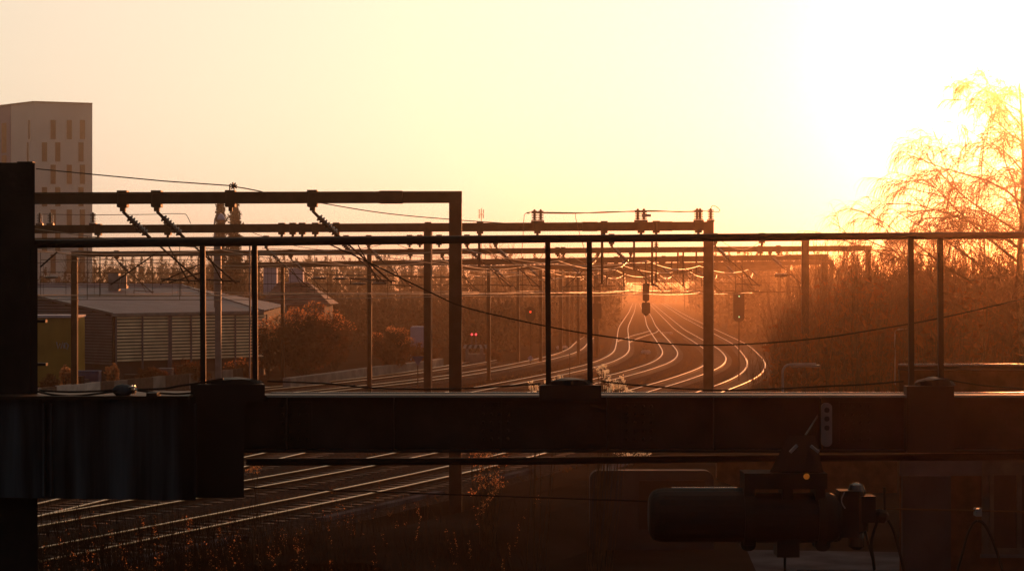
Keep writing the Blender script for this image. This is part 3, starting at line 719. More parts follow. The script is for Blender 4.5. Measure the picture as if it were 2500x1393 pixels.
# yard clutter
for i, (px, w_, h_, mt, lb) in enumerate(((215,1.5,1.2,'bluepaint','blue covered stack in the yard before the grey cladding'),(185,.9,.9,'shade','dark bin by the yellow shed'),(185+18,.8,.7,'galv','pale bin next to the dark bin in the yard'),(405,.9,1.1,'galv','grey cabinet in the middle of the yard'),(330,1.3,.8,'shade','dark crate left of the grey cabinet in the yard'),(455,1.2,1.2,'shade','dark crate near the mast in the yard'))):
    d = 118+px*.035+3; x = P(px,0,d).x; o = MB(); rbox(o, x-w_/2,x+w_/2,d-.4,d+.4,GZ,GZ+h_,.06)
    o.box(x-w_/2-.03,x+w_/2+.03,d-.43,d+.43,GZ+h_,GZ+h_+.06); o.build('crate', mt, label=lb, cat='crate', group='things standing in the yard')

# house behind bush
d = 190; t = thing('house', Vector((P(720,0,d).x,d,GZ)), 'small house with dark tiled roof rising behind the big bush', 'building')
def hp(px,py,dd): return P(px,py,dd)
m = MB(); m.box(P(632,0,d).x,P(792,0,d).x,d,d+9,GZ,P(0,746,d).z); hw = m.build('wall', 'concrete', t)
m = MB(); a,b,c_,e = hp(628,748,d-.5),hp(806,742,d-.5),hp(752,688,d+4.5),hp(680,688,d+4.5); f2 = Vector((0,9.5,0)); 
m.hull([a,b,b+f2,a+f2,e,c_,c_+Vector((0,.3,0)),e+Vector((0,.3,0))]); rf = m.build('roof', 'tile', t)
m = MB()
for k in range(9):
    u_ = k/9; m.beam(a.lerp(e,u_)+Vector((0,-.05,.02)), b.lerp(c_,u_)+Vector((0,-.05,.02)), .14, .09)
m.build('tile_rows', 'tile', rf)
for px0,px1,y0 in ((645,677,650),(707,741,654)):
    k = MB(); dd = d+6; k.box(P(px0,0,dd).x,P(px1,0,dd).x,dd-.6,dd+.6,P(0,720,dd).z,P(0,y0+4,dd).z); k.box(P(px0-2,0,dd).x,P(px1+2,0,dd).x,dd-.7,dd+.7,P(0,y0+4,dd).z,P(0,y0,dd).z); k.build('chimney', 'paleblue', rf)
m = MB(); x0,x1,z0,z1 = P(644,0,d).x,P(672,0,d).x,P(0,764,d).z,P(0,748,d).z
for A_ in ((x0,x1,z1-.09,z1),(x0,x1,z0,z0+.09),(x0,x0+.09,z0,z1),(x1-.09,x1,z0,z1),((x0+x1)/2-.05,(x0+x1)/2+.05,z0,z1)): m.box(A_[0],A_[1],d-.06,d-.01,A_[2],A_[3])
wf = m.build('window', 'white', t); MB().box(x0+.05,x1-.05,d-.03,d-.005,z0+.05,z1-.05).build('pane', 'glassdark', wf)
d = 172; m = MB(); rbox(m, P(1002,0,d).x,P(1042,0,d).x,d,d+2,GZ,P(0,797,d).z,.12); m.build('pale_container', 'paleblue', label='pale blue container behind the round bush', cat='container')

# ------------------------------------------------------------------ right foreground building
d = 40; t = thing('brick_building', Vector((P(2350,0,d).x,d,GZ)), 'low dark brick building with framed window at lower right', 'building')
X = lambda px: P(px,0,d).x
Z = lambda py: P(0,py,d).z
MB().hull([(X(2196),d,GZ),(X(2700),d,GZ),(X(2900),d+7,GZ),(X(2196)*47.6/40,d+7,GZ),(X(2196),d,Z(901)),(X(2700),d,Z(901)),(X(2900),d+7,Z(901)-.72),(X(2196)*47.6/40,d+7,Z(901)-.72)]).build('wall', 'brick', t)
rf = MB(); rf.hull([(X(2186),d-.25,Z(900)),(X(2710),d-.25,Z(900)),(X(2910),d+7.2,Z(900)-.75),(X(2186)*47.8/40,d+7.2,Z(900)-.75),(X(2186),d-.25,Z(892)),(X(2710),d-.25,Z(892)),(X(2910),d+7.2,Z(892)-.75),(X(2186)*47.8/40,d+7.2,Z(892)-.75)]); rf.build('roof', 'steel', t)
MB().box(X(2188),X(2708),d-.27,d-.235,Z(890),Z(886)).build('roof_trim', 'gloss', t)
MB().box(X(2200),X(2318),d-.14,d-.003,GZ,Z(1160)).build('pilaster', 'darkwall', t)
MB().box(X(2196),X(2396),d-.05,d-.003,Z(1160),Z(1122)).build('lintel', 'asph', t)
m = MB(); 
for (xa,xb,ya,yb) in ((2396,2412,1122,1352),(2412,2600,1122,1158),(2412,2600,1336,1352),(2414,2424,1158,1336),(2480,2492,1158,1336)): m.box(X(xa),X(xb),d-.09,d-.004,Z(yb),Z(ya))
wf = m.build('window', 'sleeper', t); MB().box(X(2424),X(2600),d-.05,d-.004,Z(1336),Z(1158)).build('pane', 'shade', wf)
MB().box(X(2390),X(2610),d-.16,d-.09,Z(1358),Z(1350)).build('sill', 'asph', t)
# low shelter with rounded corner
d = 50; m = MB(); rbox(m, P(1440,0,d).x,P(1742,0,d).x,d,d+.4,GZ,P(0,1148,d).z,.22,bot=False); t = m.build('low_shelter', 'darkwall', label='low dark shelter with a rounded roof corner behind the hanging tank', cat='shelter')
MB().box(P(1560,0,d).x,P(1720,0,d).x,d-.03,d-.003,P(0,1290,d).z,P(0,1172,d).z).build('side_panel', 'shade', t)
# far low wall below the girder at right
MB().box(P(1750,0,64).x,P(2190,0,64).x,64,64.3,GZ,P(0,1125,64).z).build('garden_wall', 'brick', label='low reddish wall behind the hanging tank', cat='wall')

# ------------------------------------------------------------------ foreground footbridge frame
d = 18.
t = thing('steel_frame', P(45,1900,d), 'dark foreground steel frame with column, girder, paired posts and handrail', 'frame')
MB().tbox(P(-120,0,d).x,P(89,0,d).x,d-.06,d+.02,P(0,600,d).z,P(0,398,d).z).build('column_head', 'steel', t)
m = MB(); m.tbox(P(-120,0,d).x,P(97,0,d).x,d-.08,d+.02,P(0,2000,d).z,P(0,600,d).z); m.box(P(-120,0,d).x,P(114,0,d).x,d-.05,d+.03,P(0,787,d).z,P(0,780,d).z); m.box(P(-120,0,d).x,P(115,0,d).x,d-.05,d+.03,P(0,892,d).z,P(0,885,d).z)
m.box(P(60,0,d).x,P(80,0,d).x,d-.10,d-.08,P(0,960,d).z,P(0,600,d).z)
m.build('column', 'steel', t)
MB().box(P(46,0,d).x,P(84,0,d).x,d-.07,d+.03,P(0,398,d).z,P(0,395.5,d).z).build('cap_plate', 'steel', t)
m = MB(); z1 = P(0,962,d).z; z0 = P(0,1101,d).z
xl = P(560,0,d).x; xr = P(2620,0,d).x
m.box(xl,xr,d-.14,d+.16,z1-.022,z1); m.box(xl,xr,d-.14,d+.16,z0,z0+.022); m.box(xl,xr,d-.01,d+.02,z0+.022,z1-.022)
for px in range(700,2600,260): m.box(P(px,0,d).x,P(px,0,d).x+.012,d-.13,d-.01,z0+.022,z1-.022)
for px in [690+20*k for k in range(4)]+[1180+20*k for k in range(4)]+[1530+20*k for k in range(4)]+[2060+20*k for k in range(4)]:
    for py in (990,1010,1030,1050,1070):
        c = P(px,py,d); m.lathe(Vector((c.x,d-.01,c.z)), Vector((c.x,d-.035,c.z)), [(0,.016),(.6,.015),(1,.008)], 6)
for pa_,pb_ in ((678,762),(1168,1252),(1518,1602),(2048,2132)): m.box(P(pa_,0,d).x,P(pb_,0,d).x,d-.022,d-.0102,P(0,1082,d).z,P(0,980,d).z)
gd = m.build('girder', 'steel', t)
MB().box(P(656,0,d).x,xr,d-.155,d-.142,z1-.016,z1-.004).build('glint_strip', 'gloss', gd)  # added bright strip, stands in for sun glint on the front flange lip
MB().box(P(656,0,d).x,xr,d+.165,d+.18,z1-.004,z1+.010).build('glint_strip', 'gloss', gd)  # same painted glint along the back flange lip
# left deep girder
m = MB(); zt_ = P(0,965,d).z
m.hull([P(-120,1212,d-.35),P(478,1221,d-.35),P(478,1221,d+.3),P(-120,1212,d+.3),P(-120,968,d-.35),P(478,968,d-.35),P(478,968,d+.3),P(-120,968,d+.3)])
m.build('deep_girder', 'girder', t)
m = MB(); m.box(P(-120,0,d).x,P(478,0,d).x,d-.45,d+.45,P(0,968,d).z,P(0,960,d).z); m.build('top_flange', 'steel2', t)
for px in (104,122,474): MB().box(P(px,0,d-.4).x,P(px+5,0,d-.4).x,d-.42,d-.352,P(0,1210,d-.4).z,P(0,985,d-.4).z).build('stiffener', 'girder', t)
MB().tbox(P(481,0,d).x,P(601,0,d).x,d-.15,d-.06,P(0,1210,d).z,P(0,963,d).z).build('end_block', 'shade', t)
MB().tube([P(602,1127,d),P(1250,1125,d),P(1900,1117,d),P(2620,1113,d)], .033, 10).build('lower_pipe', 'steel', t)
MB().tube([P(-120,597,d),P(640,590,d),P(1250,584,d),P(1900,578,d),P(2620,573,d)], [.038,.037,.034,.033,.032], 12).build('handrail', 'steel', t, smooth=True)
for px, ty in ((495.5,592),(622.5,591),(1338,583),(1439.5,582),(2224,576),(2296,575)):
    yb = 942; MB().beam(P(px+1,yb,d), P(px-1,ty,d), .046, .046, up=Vector((0,1,0))).build('post', 'steel', t)
for x0,x1,yt,dm in ((472,652,936,(508,640,921)),(1316,1466,938,(1338,1448,922)),(2205,2320,940,(2235,2330,920))):
    m = MB(); m.tbox(P(x0,0,d).x,P(x1,0,d).x,d-.16,d-.02,P(0,975 if x0<2000 else 1100,d).z,P(0,yt,d).z)
    m.build('post_base', 'shade', t)
    m = MB(); c = P((dm[0]+dm[1])/2, yt, d); rx = (dm[1]-dm[0])/2*d/F; rz = (yt-dm[2])*d/F
    for i in range(10):
        for j in range(6):
            def e_(i,j):
                a = math.pi*i/10; b = math.pi*j/6; r_ = 1+.08*math.sin(5*a+3*b)
                return (c.x+rx*math.cos(a)*r_, c.y-.16*math.cos(b)*math.sin(a), c.z+rz*math.sin(a)*r_*max(.0,math.sin(b))**.3)
            m.face([e_(i,j),e_(i+1,j),e_(i+1,j+1),e_(i,j+1)])
    m.build('cable_bundle', 'darkwire', t)
# slotted bracket
m = MB(); rbox(m, P(1997,0,d).x,P(2023,0,d).x,d-.20,d-.158,P(0,1085,d).z,P(0,980,d).z,.04); b_ = m.build('slotted_plate', 'galv', t)
m = MB()
for yy in (997,1018,1040): rbox(m, P(2004,0,d).x,P(2016,0,d).x,d-.212,d-.202,P(0,yy+6,d).z,P(0,yy-6,d).z,.018)
m.build('slot', 'darkwall', b_)

# cables
def cable(pts, d0, d1, r, label): return wire(smooth_px(pts, d0, d1), r, 'cable', label, 'cable', 'darkwire', 'loose cables on the frame', 6)
cable([(795,592),(900,640),(1050,713),(1130,748),(1250,778),(1340,797),(1440,815),(1600,836),(1720,842),(1850,838),(2000,825),(2150,802),(2300,775),(2500,729)], 21, 21, .008, 'long thick cable sagging across the whole view from the handrail')
cable([(652,930),(800,936),(900,946),(1000,949),(1120,948),(1230,942),(1320,936)], 17.9, 17.9, .008, 'cable drooping between the left and middle post bases')
cable([(1466,930),(1560,940),(1680,949),(1780,952),(1900,948),(2020,942),(2110,938),(2206,930)], 17.9, 17.9, .008, 'cable drooping between the middle and right post bases')
cable([(2305,925),(2400,940),(2500,948)], 17.9, 17.9, .007, 'faint cable leaving the right post base')
cable([(96,953),(170,956),(240,954),(285,951)], 17.7, 17.7, .010, 'upper cable from the left column to the cable joint')
cable([(92,955),(130,963),(180,966),(240,960),(285,954)], 17.65, 17.65, .010, 'lower cable from the left column to the cable joint')
cable([(330,950),(400,948),(440,941),(490,934),(545,924)], 17.7, 17.7, .010, 'upper cable from the cable joint to the left post base')
cable([(330,951),(380,958),(430,961),(475,958)], 17.65, 17.65, .010, 'lower cable from the cable joint to the left post base')
t = thing('cable_joint', P(305,960,17.7), 'lumpy cable joint with shiny clamp resting on the left girder', 'cable joint')
MB().lathe(P(276,953,17.7), P(326,951,17.7), [(0,.02),(.15,.045),(.5,.055),(.8,.045),(1,.02)], 12).build('sleeve', 'girder', t, smooth=True)
m = MB(); m.lathe(P(320,951,17.66), P(332,951,17.66), [(0,.03),(.3,.045),(.5,.03),(.8,.045),(1,.02)], 8); m.tube([P(314,944,17.6),P(330,944,17.6),P(334,952,17.6)], .007, 5); m.build('clamp', 'gloss', t)
MB().box(P(362,0,17.6).x,P(388,0,17.6).x,17.5,17.7,P(0,966,17.6).z,P(0,957,17.6).z).build('bolt_plate', 'steel', label='small bolted plate on the left girder right of the cable joint', cat='plate')
wire([P(600,1189,19),P(1100,1206,18),P(1590,1223,17.2)], .006, 'span_wire', 'thin wire running left from the hanging tank', 'wire')
wire([P(2135,1240,17),P(2387,1245,17),P(2620,1250,17)], .007, 'span_wire', 'thin wire running right from the hanging tank with a clamp', 'wire', 'wire')
# clamp and loop
t = thing('wire_clamp', P(2387,1258,17), 'small pale clamp on the right wire above an arched cable', 'clamp')
MB().box(P(2380,0,17).x,P(2394,0,17).x,16.95,17.05,P(0,1258,17).z,P(0,1240,17).z).build('body', 'galv', t)
for xx in (2381,2393): MB().tube([P(xx,1243,16.94),P(xx,1238,16.94)], .008, 6).build('bolt', 'galv', t)
wire(smooth_px([(2335,1400),(2350,1350),(2362,1305),(2375,1278),(2388,1270),(2402,1278),(2418,1305),(2435,1350),(2450,1400)], 17.02), .012, 'looped_cable', 'arched dark cable hanging below the pale clamp at lower right', 'cable')
wire(smooth_px([(2168,1268),(2180,1290),(2192,1330),(2203,1375),(2210,1410)], 16.9), .012, 'looped_cable', 'dark cable dropping right from the tank terminal', 'cable')
wire(smooth_px([(2143,1268),(2132,1300),(2127,1330),(2132,1362),(2135,1390),(2130,1360),(2120,1325),(2112,1295)], 16.9), .012, 'looped_cable', 'forked dark cable dropping left from the tank terminal', 'cable')

# hanging tank
d = 17.; t = thing('hanging_tank', P(1920,1360,d), 'dark cylindrical tank slung under the girder with bands and a terminal box', 'tank')
def cyl(px0,px1,py,rpx,prof,m='shade',nm='body',n=28,parent=None):
    mb = MB(); k = d/F
    mb.lathe(P(px0,py,d), P(px1,py,d), [(a,r*rpx*k) for a,r in prof], n); return mb.build(nm, m, parent or t, smooth=False)
cyl(1583,1815,1256,66,[(0,.62),(.015,.74),(.05,.9),(.1,.97),(.16,1),(1,1)],'shade','tank_body')
cyl(1800,2050,1262,61,[(0,1.0),(.9,1.0),(.96,.9),(1,.75)],'shade','tank_body')
cyl(1812,1838,1262,72,[(0,1),(1,1)],'steel','band'); cyl(1992,2012,1262,68,[(0,1),(1,1)],'steel','band')
for a,b,yt,yb in ((1806,1842,1318,1340),(1986,2022,1318,1341)):
    c = (a+b)/2; rbox(MB(), P(a,0,d).x,P(b,0,d).x,d-.1,d+.1,P(0,yb,d).z,P(0,yt-20,d).z,.05,top=False).build('foot_bracket', 'steel', t)
MB().box(P(1893,0,d).x,P(1947,0,d).x,d-.12,d+.12,P(0,1355,d).z,P(0,1300,d).z).build('lower_box', 'shade', t)
MB().tube([P(1916,1355,d),P(1916,1400,d)], .012, 6).build('drain_pipe', 'steel', t)
MB().box(P(1812,0,d).x,P(2012,0,d).x,d-.18,d+.18,P(0,1188,d).z,P(0,1150,d).z).build('saddle', 'steel', t)
for a,b in ((1812,1838),(1905,1930),(1985,2008)): MB().box(P(a,0,d).x,P(b,0,d).x,d-.15,d+.15,P(0,1215,d).z,P(0,1187,d).z).build('strut', 'steel', t)
m = MB(); m.hull([P(1880,1150,d-.15),P(2010,1150,d-.15),P(2010,1150,d+.2),P(1880,1150,d+.2),P(1925,1062,d-.1),P(1990,1062,d-.1),P(1990,1062,d+.2),P(1925,1062,d+.2)]); m.build('hanger', 'steel', t)
for a,b in ((P(1929,1103,d-.22),P(1946,1086,d-.2)),(P(1999,1103,d-.22),P(1979,1087,d-.2))): MB().beam(a,b,.02,.022).build('hanger_lug', 'galv', t)
MB().tube([P(1966,1062,d-.1),P(1996,1015,d+.7)], .008, 5).build('stay_rod', 'steel', t)
m = MB(); m.lathe(P(1969,1162,d-.19), P(1969,1162,d-.215), [(0,.026),(1,.02)], 12); m.build('indicator_lamp', 'amber', t)
k = d/F
m = MB(); m.lathe(P(2091,1177,d), P(2091,1340,d), [(0,.02),(.03,.055),(.12,.075),(.2,.075),(.22,.095),(.45,.1),(.72,.1),(.75,.06),(.82,.065),(.95,.065),(1,.03)], 16); m.build('terminal_bushing', 'insul', t)
MB().box(P(2045,0,d).x,P(2092,0,d).x,d-.1,d+.1,P(0,1308,d).z,P(0,1195,d).z).build('flange_block', 'steel', t)
MB().box(P(2098,0,d).x,P(2133,0,d).x,d-.1,d+.1,P(0,1272,d).z,P(0,1208,d).z).build('terminal_box', 'shade', t)
m = MB(); m.lathe(P(2133,1255,d), P(2168,1262,d), [(0,.04),(.3,.06),(.8,.055),(1,.03)], 10); m.build('connector', 'steel', t)
MB().tube([P(2160,1250,d),P(2159,1188,d)], .012, 6).build('antenna_rod', 'steel', t)
m = MB(); 
for k_ in range(10): pass
m.tube([P(2035,1312,d)]+[P(2041+12*math.cos(a),1306+12*math.sin(a),d) for a in (2.4,1.6,.8,0,-.8)], .014, 6); m.build('hook', 'steel', t)
m = MB(); m.tube([P(2062,1200,d-.12)]+[P(2064-10*math.sin(a/5*3.1),1200+a*8,d-.12) for a in range(1,6)], .006, 5); m.build('lead_wire', 'galv', t)
MB().tube([P(1640,1190.2,d),P(1800,1190.2,d)], .008, 6).build('seam', 'gloss', t)

# ------------------------------------------------------------------ vegetation
def ptube(mb, p, dr, L, r, rng, bend=.18, droop=0., seg=5, n=3):
    pts = [p.copy()]; rr = [r]; v = dr.normalized(); q = p.copy()
    for i in range(seg):
        v = (v+Vector((rng.uniform(-bend,bend),rng.uniform(-bend,bend),rng.uniform(-bend,bend)-droop))).normalized()
        q = q+v*L/seg; pts.append(q.copy()); rr.append(r*(1-.8*(i+1)/seg))
    mb.tube(pts, rr, n, cap=False); return pts, v
def grow(mb, p, dr, L, r, depth, rng, droop=0., kids=6, spread=.9, lf=None, lfn=0, rmin=.006):
    if depth == 0 and droop > 0: pts, v = ptube(mb, p, dr, L*1.5+.25, rmin*.75, rng, bend=.1, droop=droop*3, seg=6)
    else: pts, v = ptube(mb, p, dr, L, max(r,rmin), rng, droop=droop if depth < 2 else droop*.2, seg=5 if depth else 4)
    if lf is not None and depth == 0:
        for _ in range(lfn): lf.leaf(pts[rng.randint(1,len(pts)-1)]+Vector((rng.uniform(-.1,.1),)*3), .07, rng)
    if depth == 0: return
    for k in range(kids):
        t_ = .25+.75*k/kids; i = min(int(t_*(len(pts)-1)), len(pts)-2); q = pts[i].lerp(pts[i+1], t_*(len(pts)-1)-i)
        b = (pts[i+1]-pts[i]).normalized(); s_ = Vector((rng.uniform(-1,1),rng.uniform(-1,1),rng.uniform(-.4,.6)))
        nd = (b*(1.1-.2*depth)+s_*spread).normalized()
        grow(mb, q, nd, L*rng.uniform(.42,.62)*(1.15-t_*.4), r*.42, depth-1, rng, droop, kids, spread, lf, lfn, rmin)

# birch at the right edge
def birch(px, d, hgt, seed, label, limbs=26, lean=0, spread=1.):
    rng = random.Random(seed); b = Vector((P(px,0,d).x,d,GZ)); t = thing('birch_tree', b, label, 'tree', 'trees on the right bank')
    tr = MB(); pts = [b+Vector((lean*(i/8)+.12*math.sin(i*1.3), .1*math.cos(i), hgt*i/8)) for i in range(9)]
    tr.tube(pts, [hgt*.014*(1-.9*i/8)+.01 for i in range(9)], 8); tr.build('trunk', 'birchbark', t)
    cr = MB()
    for k in range(limbs):
        f = .22+.74*k/limbs; i = int(f*8); q = pts[i].lerp(pts[min(i+1,8)], f*8-i)
        an = rng.uniform(0, 6.28) if k % 2 else math.pi+rng.uniform(-.7,.7)
        nd = Vector((math.cos(an)*spread, math.sin(an)*.8, rng.uniform(.5,1.0)))
        grow(cr, q, nd, hgt*(.5*(1-f)+.14)*spread, hgt*.006*(1.3-f), 3, rng, droop=.13, kids=8 if seed == 3 else 6, spread=.75, rmin=.012)
    cr.build('crown', 'twig', t); return t
birch(2494, 92, 15.6, 3, 'tall bare birch with hanging twigs glowing at the right edge', 17)
birch(2400, 104, 10.6, 5, 'lower bare birch left of the tall one', 13, spread=1.05)
birch(2290, 110, 9.4, 9, 'small bare birch above the right handrail posts', 11, lean=-.2, spread=1.1)
birch(2225, 118, 9.6, 12, 'slim bare tree with few twigs at the left end of the birches', 8, lean=-.5, spread=.7)
birch(2560, 99, 12.5, 15, 'bare birch mostly outside the right edge', 12)

# thicket (one mass nobody could count)
rng = random.Random(21); th = MB(); tl_ = MB()
def topz(px):
    pts = [(1830,5.0),(1900,5.8),(1960,6.6),(2010,7.6),(2100,8.2),(2300,8.4),(2700,9)]
    for i in range(len(pts)-1):
        if pts[i][0] <= px <= pts[i+1][0]:
            f = (px-pts[i][0])/(pts[i+1][0]-pts[i][0]); return pts[i][1]*(1-f)+pts[i+1][1]*f
    return pts[0][1] if px < pts[0][0] else pts[-1][1]
for k in range(1100):
    if k % 22 == 0: cpx = 1915+(2660-1915)*rng.random()**.85; cd = rng.uniform(84,133); ch = rng.uniform(.78,1.12)
    px = max(1900, cpx+rng.gauss(0,26)); d = min(138, max(80, cd+rng.gauss(0,4)))
    if k % 5 == 0: px = 1910+740*rng.random(); d = rng.uniform(95,135)
    if px < 1960 and rng.random() < .5: continue
    zt = (topz(px)-H)*d/105+H; hh = (zt-GZ)*rng.uniform(.7,1.04)*ch
    b = Vector((P(px,0,d).x, d, GZ))
    pts, v = ptube(th, b, Vector((rng.uniform(-.16,.16),rng.uniform(-.1,.1),1)), hh, .03, rng, bend=.08, seg=6)
    for j in range(9):
        i = rng.randint(2,5); q = pts[i].lerp(pts[i+1], rng.random())
        p2, v2 = ptube(th, q, Vector((rng.uniform(-.6,.6),rng.uniform(-.5,.5),1)), rng.uniform(.7,1.9), .011, rng, bend=.15, seg=3)
        if j % 2: ptube(th, p2[1], Vector((rng.uniform(-.7,.7),rng.uniform(-.5,.5),1)), rng.uniform(.4,.8), .008, rng, seg=2)
    for j in range(26):
        z = rng.random()**.7*hh*.82; tl_.leaf(b+Vector((rng.uniform(-.7,.7),rng.uniform(-.7,.7),z)), rng.choice((.1,.14,.2,.34)), rng)
o = thing('thicket', Vector((P(2200,0,100).x,100,GZ)), 'dense thicket of bare shrubs filling the right bank', 'thicket'); o['kind'] = 'stuff'
a_ = th.build('stems', 'twig', o, kind='stuff'); b_ = tl_.build('dead_leaves', 'thick', o, kind='stuff')
# individual shrubs at the left edge of the thicket
shl = ['thin bare shrub furthest left, at the curving rail','taller thin shrub right of the furthest left one','slim bare shrub against the green signal post','bare shrub before the thicket column','twiggy bare shrub touching the thicket column','tall thin shrub in the gap left of the right gantry','short bare shrub near the arched lamp','bare shrub leaning left over the lowest rail bend']
for i, (px, d, hh) in enumerate(((1872,100,3.2),(1890,92,4.6),(1838,128,3.2),(1925,96,5.4),(1950,90,5.6),(1992,101,7.0),(1905,84,3.2),(1882,86,2.8))):
    m = MB(); lfm = MB(); b = Vector((P(px,0,d).x,d,GZ)); rng = random.Random(40+i)
    for s in range(9):
        pts, v = ptube(m, b+Vector((rng.uniform(-.3,.3),rng.uniform(-.3,.3),0)), Vector((rng.uniform(-.25,.25),rng.uniform(-.2,.2),1)), hh*rng.uniform(.6,1), .022, rng, bend=.08, seg=6)
        for j in range(8):
            k = rng.randint(1,5); ptube(m, pts[k], Vector((rng.uniform(-.6,.6),rng.uniform(-.5,.5),1)), hh*rng.uniform(.1,.26), .009, rng, seg=3)
    m.build('bare_shrub', 'twig', label=shl[i], cat='shrub', group='bare shrubs at the edge of the thicket')

# distant woods
def blobtree(mb, tw, b, hgt, rad, rng, n=150, sz=.45):
    for k in range(n):
        a = rng.uniform(0,6.28); z = rng.random()**.8; r_ = rad*math.sin(min(1,z*1.0+.12)*math.pi)**.6*rng.uniform(.3,1.05)
        mb.leaf(b+Vector((r_*math.cos(a), r_*math.sin(a), hgt*(.08+z*.92))), sz, rng)
        if k % 2: mb.leaf(b+Vector((r_*.75*math.cos(a), r_*.75*math.sin(a), hgt*z*.82)), sz*2.6, rng)
    if tw:
        for k in range(14):
            q = b+Vector((rng.uniform(-.5,.5)*rad, rng.uniform(-.5,.5)*rad, hgt*rng.uniform(.6,.85)))
            ptube(tw, q, Vector((rng.uniform(-.7,.7),0,1)), hgt*rng.uniform(.15,.28), .05, rng, seg=3)
def woods(label, specs, seed, name='distant_woods'):
    rng = random.Random(seed); mb = MB(); tw = MB()
    for (px0,px1,d0,d1,ytop,n) in specs:
        for k in range(n):
            px = px0+(px1-px0)*(k+rng.random())/n; d = rng.uniform(d0,d1); yt = ytop+rng.uniform(-9,16)
            hgt = P(0,yt,d).z-GZ; b = Vector((P(px,0,d).x,d,GZ)); blobtree(mb, tw, b, hgt, hgt*.32, rng, 360, d*.0009)
    t = thing(name, Vector((P(specs[0][0],0,specs[0][2]).x,specs[0][2],GZ)), label, 'woods'); t['kind'] = 'stuff'
    mb.build('crowns', 'wood', t, kind='stuff'); tw.build('branches', 'twig', t, kind='stuff')
woods('hazy tree line beyond the left yard and house', [(-100,600,330,420,624,34),(500,1480,340,460,619,46),(-100,1500,280,330,660,54),(1240,1500,420,520,640,14)], 61)
woods('hazy tree line right of the tracks', [(1690,1790,520,640,655,8),(1740,2100,300,420,612,22),(1960,2650,150,230,618,34),(1800,2000,230,300,640,12)], 62)
woods('far low trees closing the end of the line', [(1430,1760,900,1100,708,26)], 63)
woods('dark undergrowth between the bushes and the branch track', [(600,1330,200,235,724,44),(1130,1460,240,300,735,16)], 64, 'undergrowth')
# single bare tree behind
rng = random.Random(77); d = 420; b = Vector((P(1222,0,d).x,d,GZ)); t = thing('bare_tree', b, 'faint round bare tree behind the beams right of the tall column', 'tree')
m = MB(); m.tube([b, b+Vector((0,0,7))], [.3,.2], 6); m.build('trunk', 'bark', t); m = MB()
for k in range(12): grow(m, b+Vector((0,0,6+k*.5)), Vector((rng.uniform(-1,1),rng.uniform(-1,1),.8)), 6, .1, 2, rng, kids=6, rmin=.03)
m.build('crown', 'twig', t)

# conifers
def conifer(px, d, ytop, wr, seed, label):
    rng = random.Random(seed); b = Vector((P(px,0,d).x,d,GZ)); hgt = P(0,ytop,d).z-GZ; t = thing('conifer', b, label, 'tree', 'conifers behind the warehouse')
    MB().tube([b,b+Vector((0,0,hgt*.97))], [.25,.04], 6).build('trunk', 'bark', t); m = MB()
    z = .08
    while z < 1:
        R_ = wr*(1-z)**.75*rng.uniform(.75,1.15)+.1
        for k in range(9):
            a = rng.uniform(0,6.28); r_ = R_*rng.uniform(.7,1.1)
            for j in range(9):
                f = j/8; p = b+Vector((math.cos(a)*r_*f, math.sin(a)*r_*f, hgt*z+.25*r_*f-.12*r_*f*f))
                for _ in range(3): m.leaf(p+Vector((rng.uniform(-.18,.18),rng.uniform(-.18,.18),rng.uniform(-.18,.12))), .3, rng)
        z += .022
    m.build('crown', 'conif', t)
conifer(538, 222, 478, 1.25, 5, 'slim conifer spire behind the hooked lamp')
conifer(573, 226, 484, 1.9, 6, 'fuller conifer spire right of the slim one')
# bushes
def bush(px, d, ytop, wpx, seed, label, n=5200, sz=.10, mt='bushleaf'):
    rng = random.Random(seed); b = Vector((P(px,0,d).x,d,GZ)); hgt = P(0,ytop,d).z-GZ; rx = wpx*d/F/2; t = thing('bush', b, label, 'bush')
    st = MB(); lf = MB(); cl = []
    for k in range(26):
        a = rng.uniform(0,6.28); q = rng.random()**.5; cl.append(Vector((math.cos(a)*rx*q*.85, math.sin(a)*rx*q*.7, hgt*(.25+.62*rng.random()*(1-.35*q)))))
    for c in cl:
        pts = catmull([b, b+Vector((c.x*.5,c.y*.5,c.z*.6)), b+c], 3); st.tube(pts, [.05*(1-.8*i/(len(pts)-1)) for i in range(len(pts))], 4)
    for k in range(n):
        c = cl[rng.randrange(len(cl))]; v = Vector((rng.gauss(0,1),rng.gauss(0,1),rng.gauss(0,1))).normalized()*(rx*.24*rng.random()**.35)
        lf.leaf(b+c+v, sz, rng)
        if k % 4 == 0: lf.leaf(b+Vector((c.x*.8, c.y*.8, c.z*.85))+v*.7, sz*3.2, rng)
    st.build('stems', 'bark', t); lf.build('foliage', mt, t)
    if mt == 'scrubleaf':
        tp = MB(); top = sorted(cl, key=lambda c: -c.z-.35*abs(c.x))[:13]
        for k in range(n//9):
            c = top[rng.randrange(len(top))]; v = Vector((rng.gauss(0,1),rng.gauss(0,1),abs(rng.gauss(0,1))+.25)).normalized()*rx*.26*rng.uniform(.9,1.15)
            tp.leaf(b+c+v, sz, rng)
        tp.build('rimlit_tip_leaves', 'litleaf', t)  # outermost top leaves coloured brighter to paint the sunlit rim
    return t
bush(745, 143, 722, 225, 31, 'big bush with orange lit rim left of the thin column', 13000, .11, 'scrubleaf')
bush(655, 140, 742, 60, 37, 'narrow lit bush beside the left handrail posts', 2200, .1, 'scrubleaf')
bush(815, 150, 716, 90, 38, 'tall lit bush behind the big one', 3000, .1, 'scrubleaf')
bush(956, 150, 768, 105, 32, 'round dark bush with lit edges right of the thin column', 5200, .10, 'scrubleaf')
bush(595, 165, 722, 70, 33, 'reddish bush behind the warehouse corner', 2200, .1, 'scrubleaf')
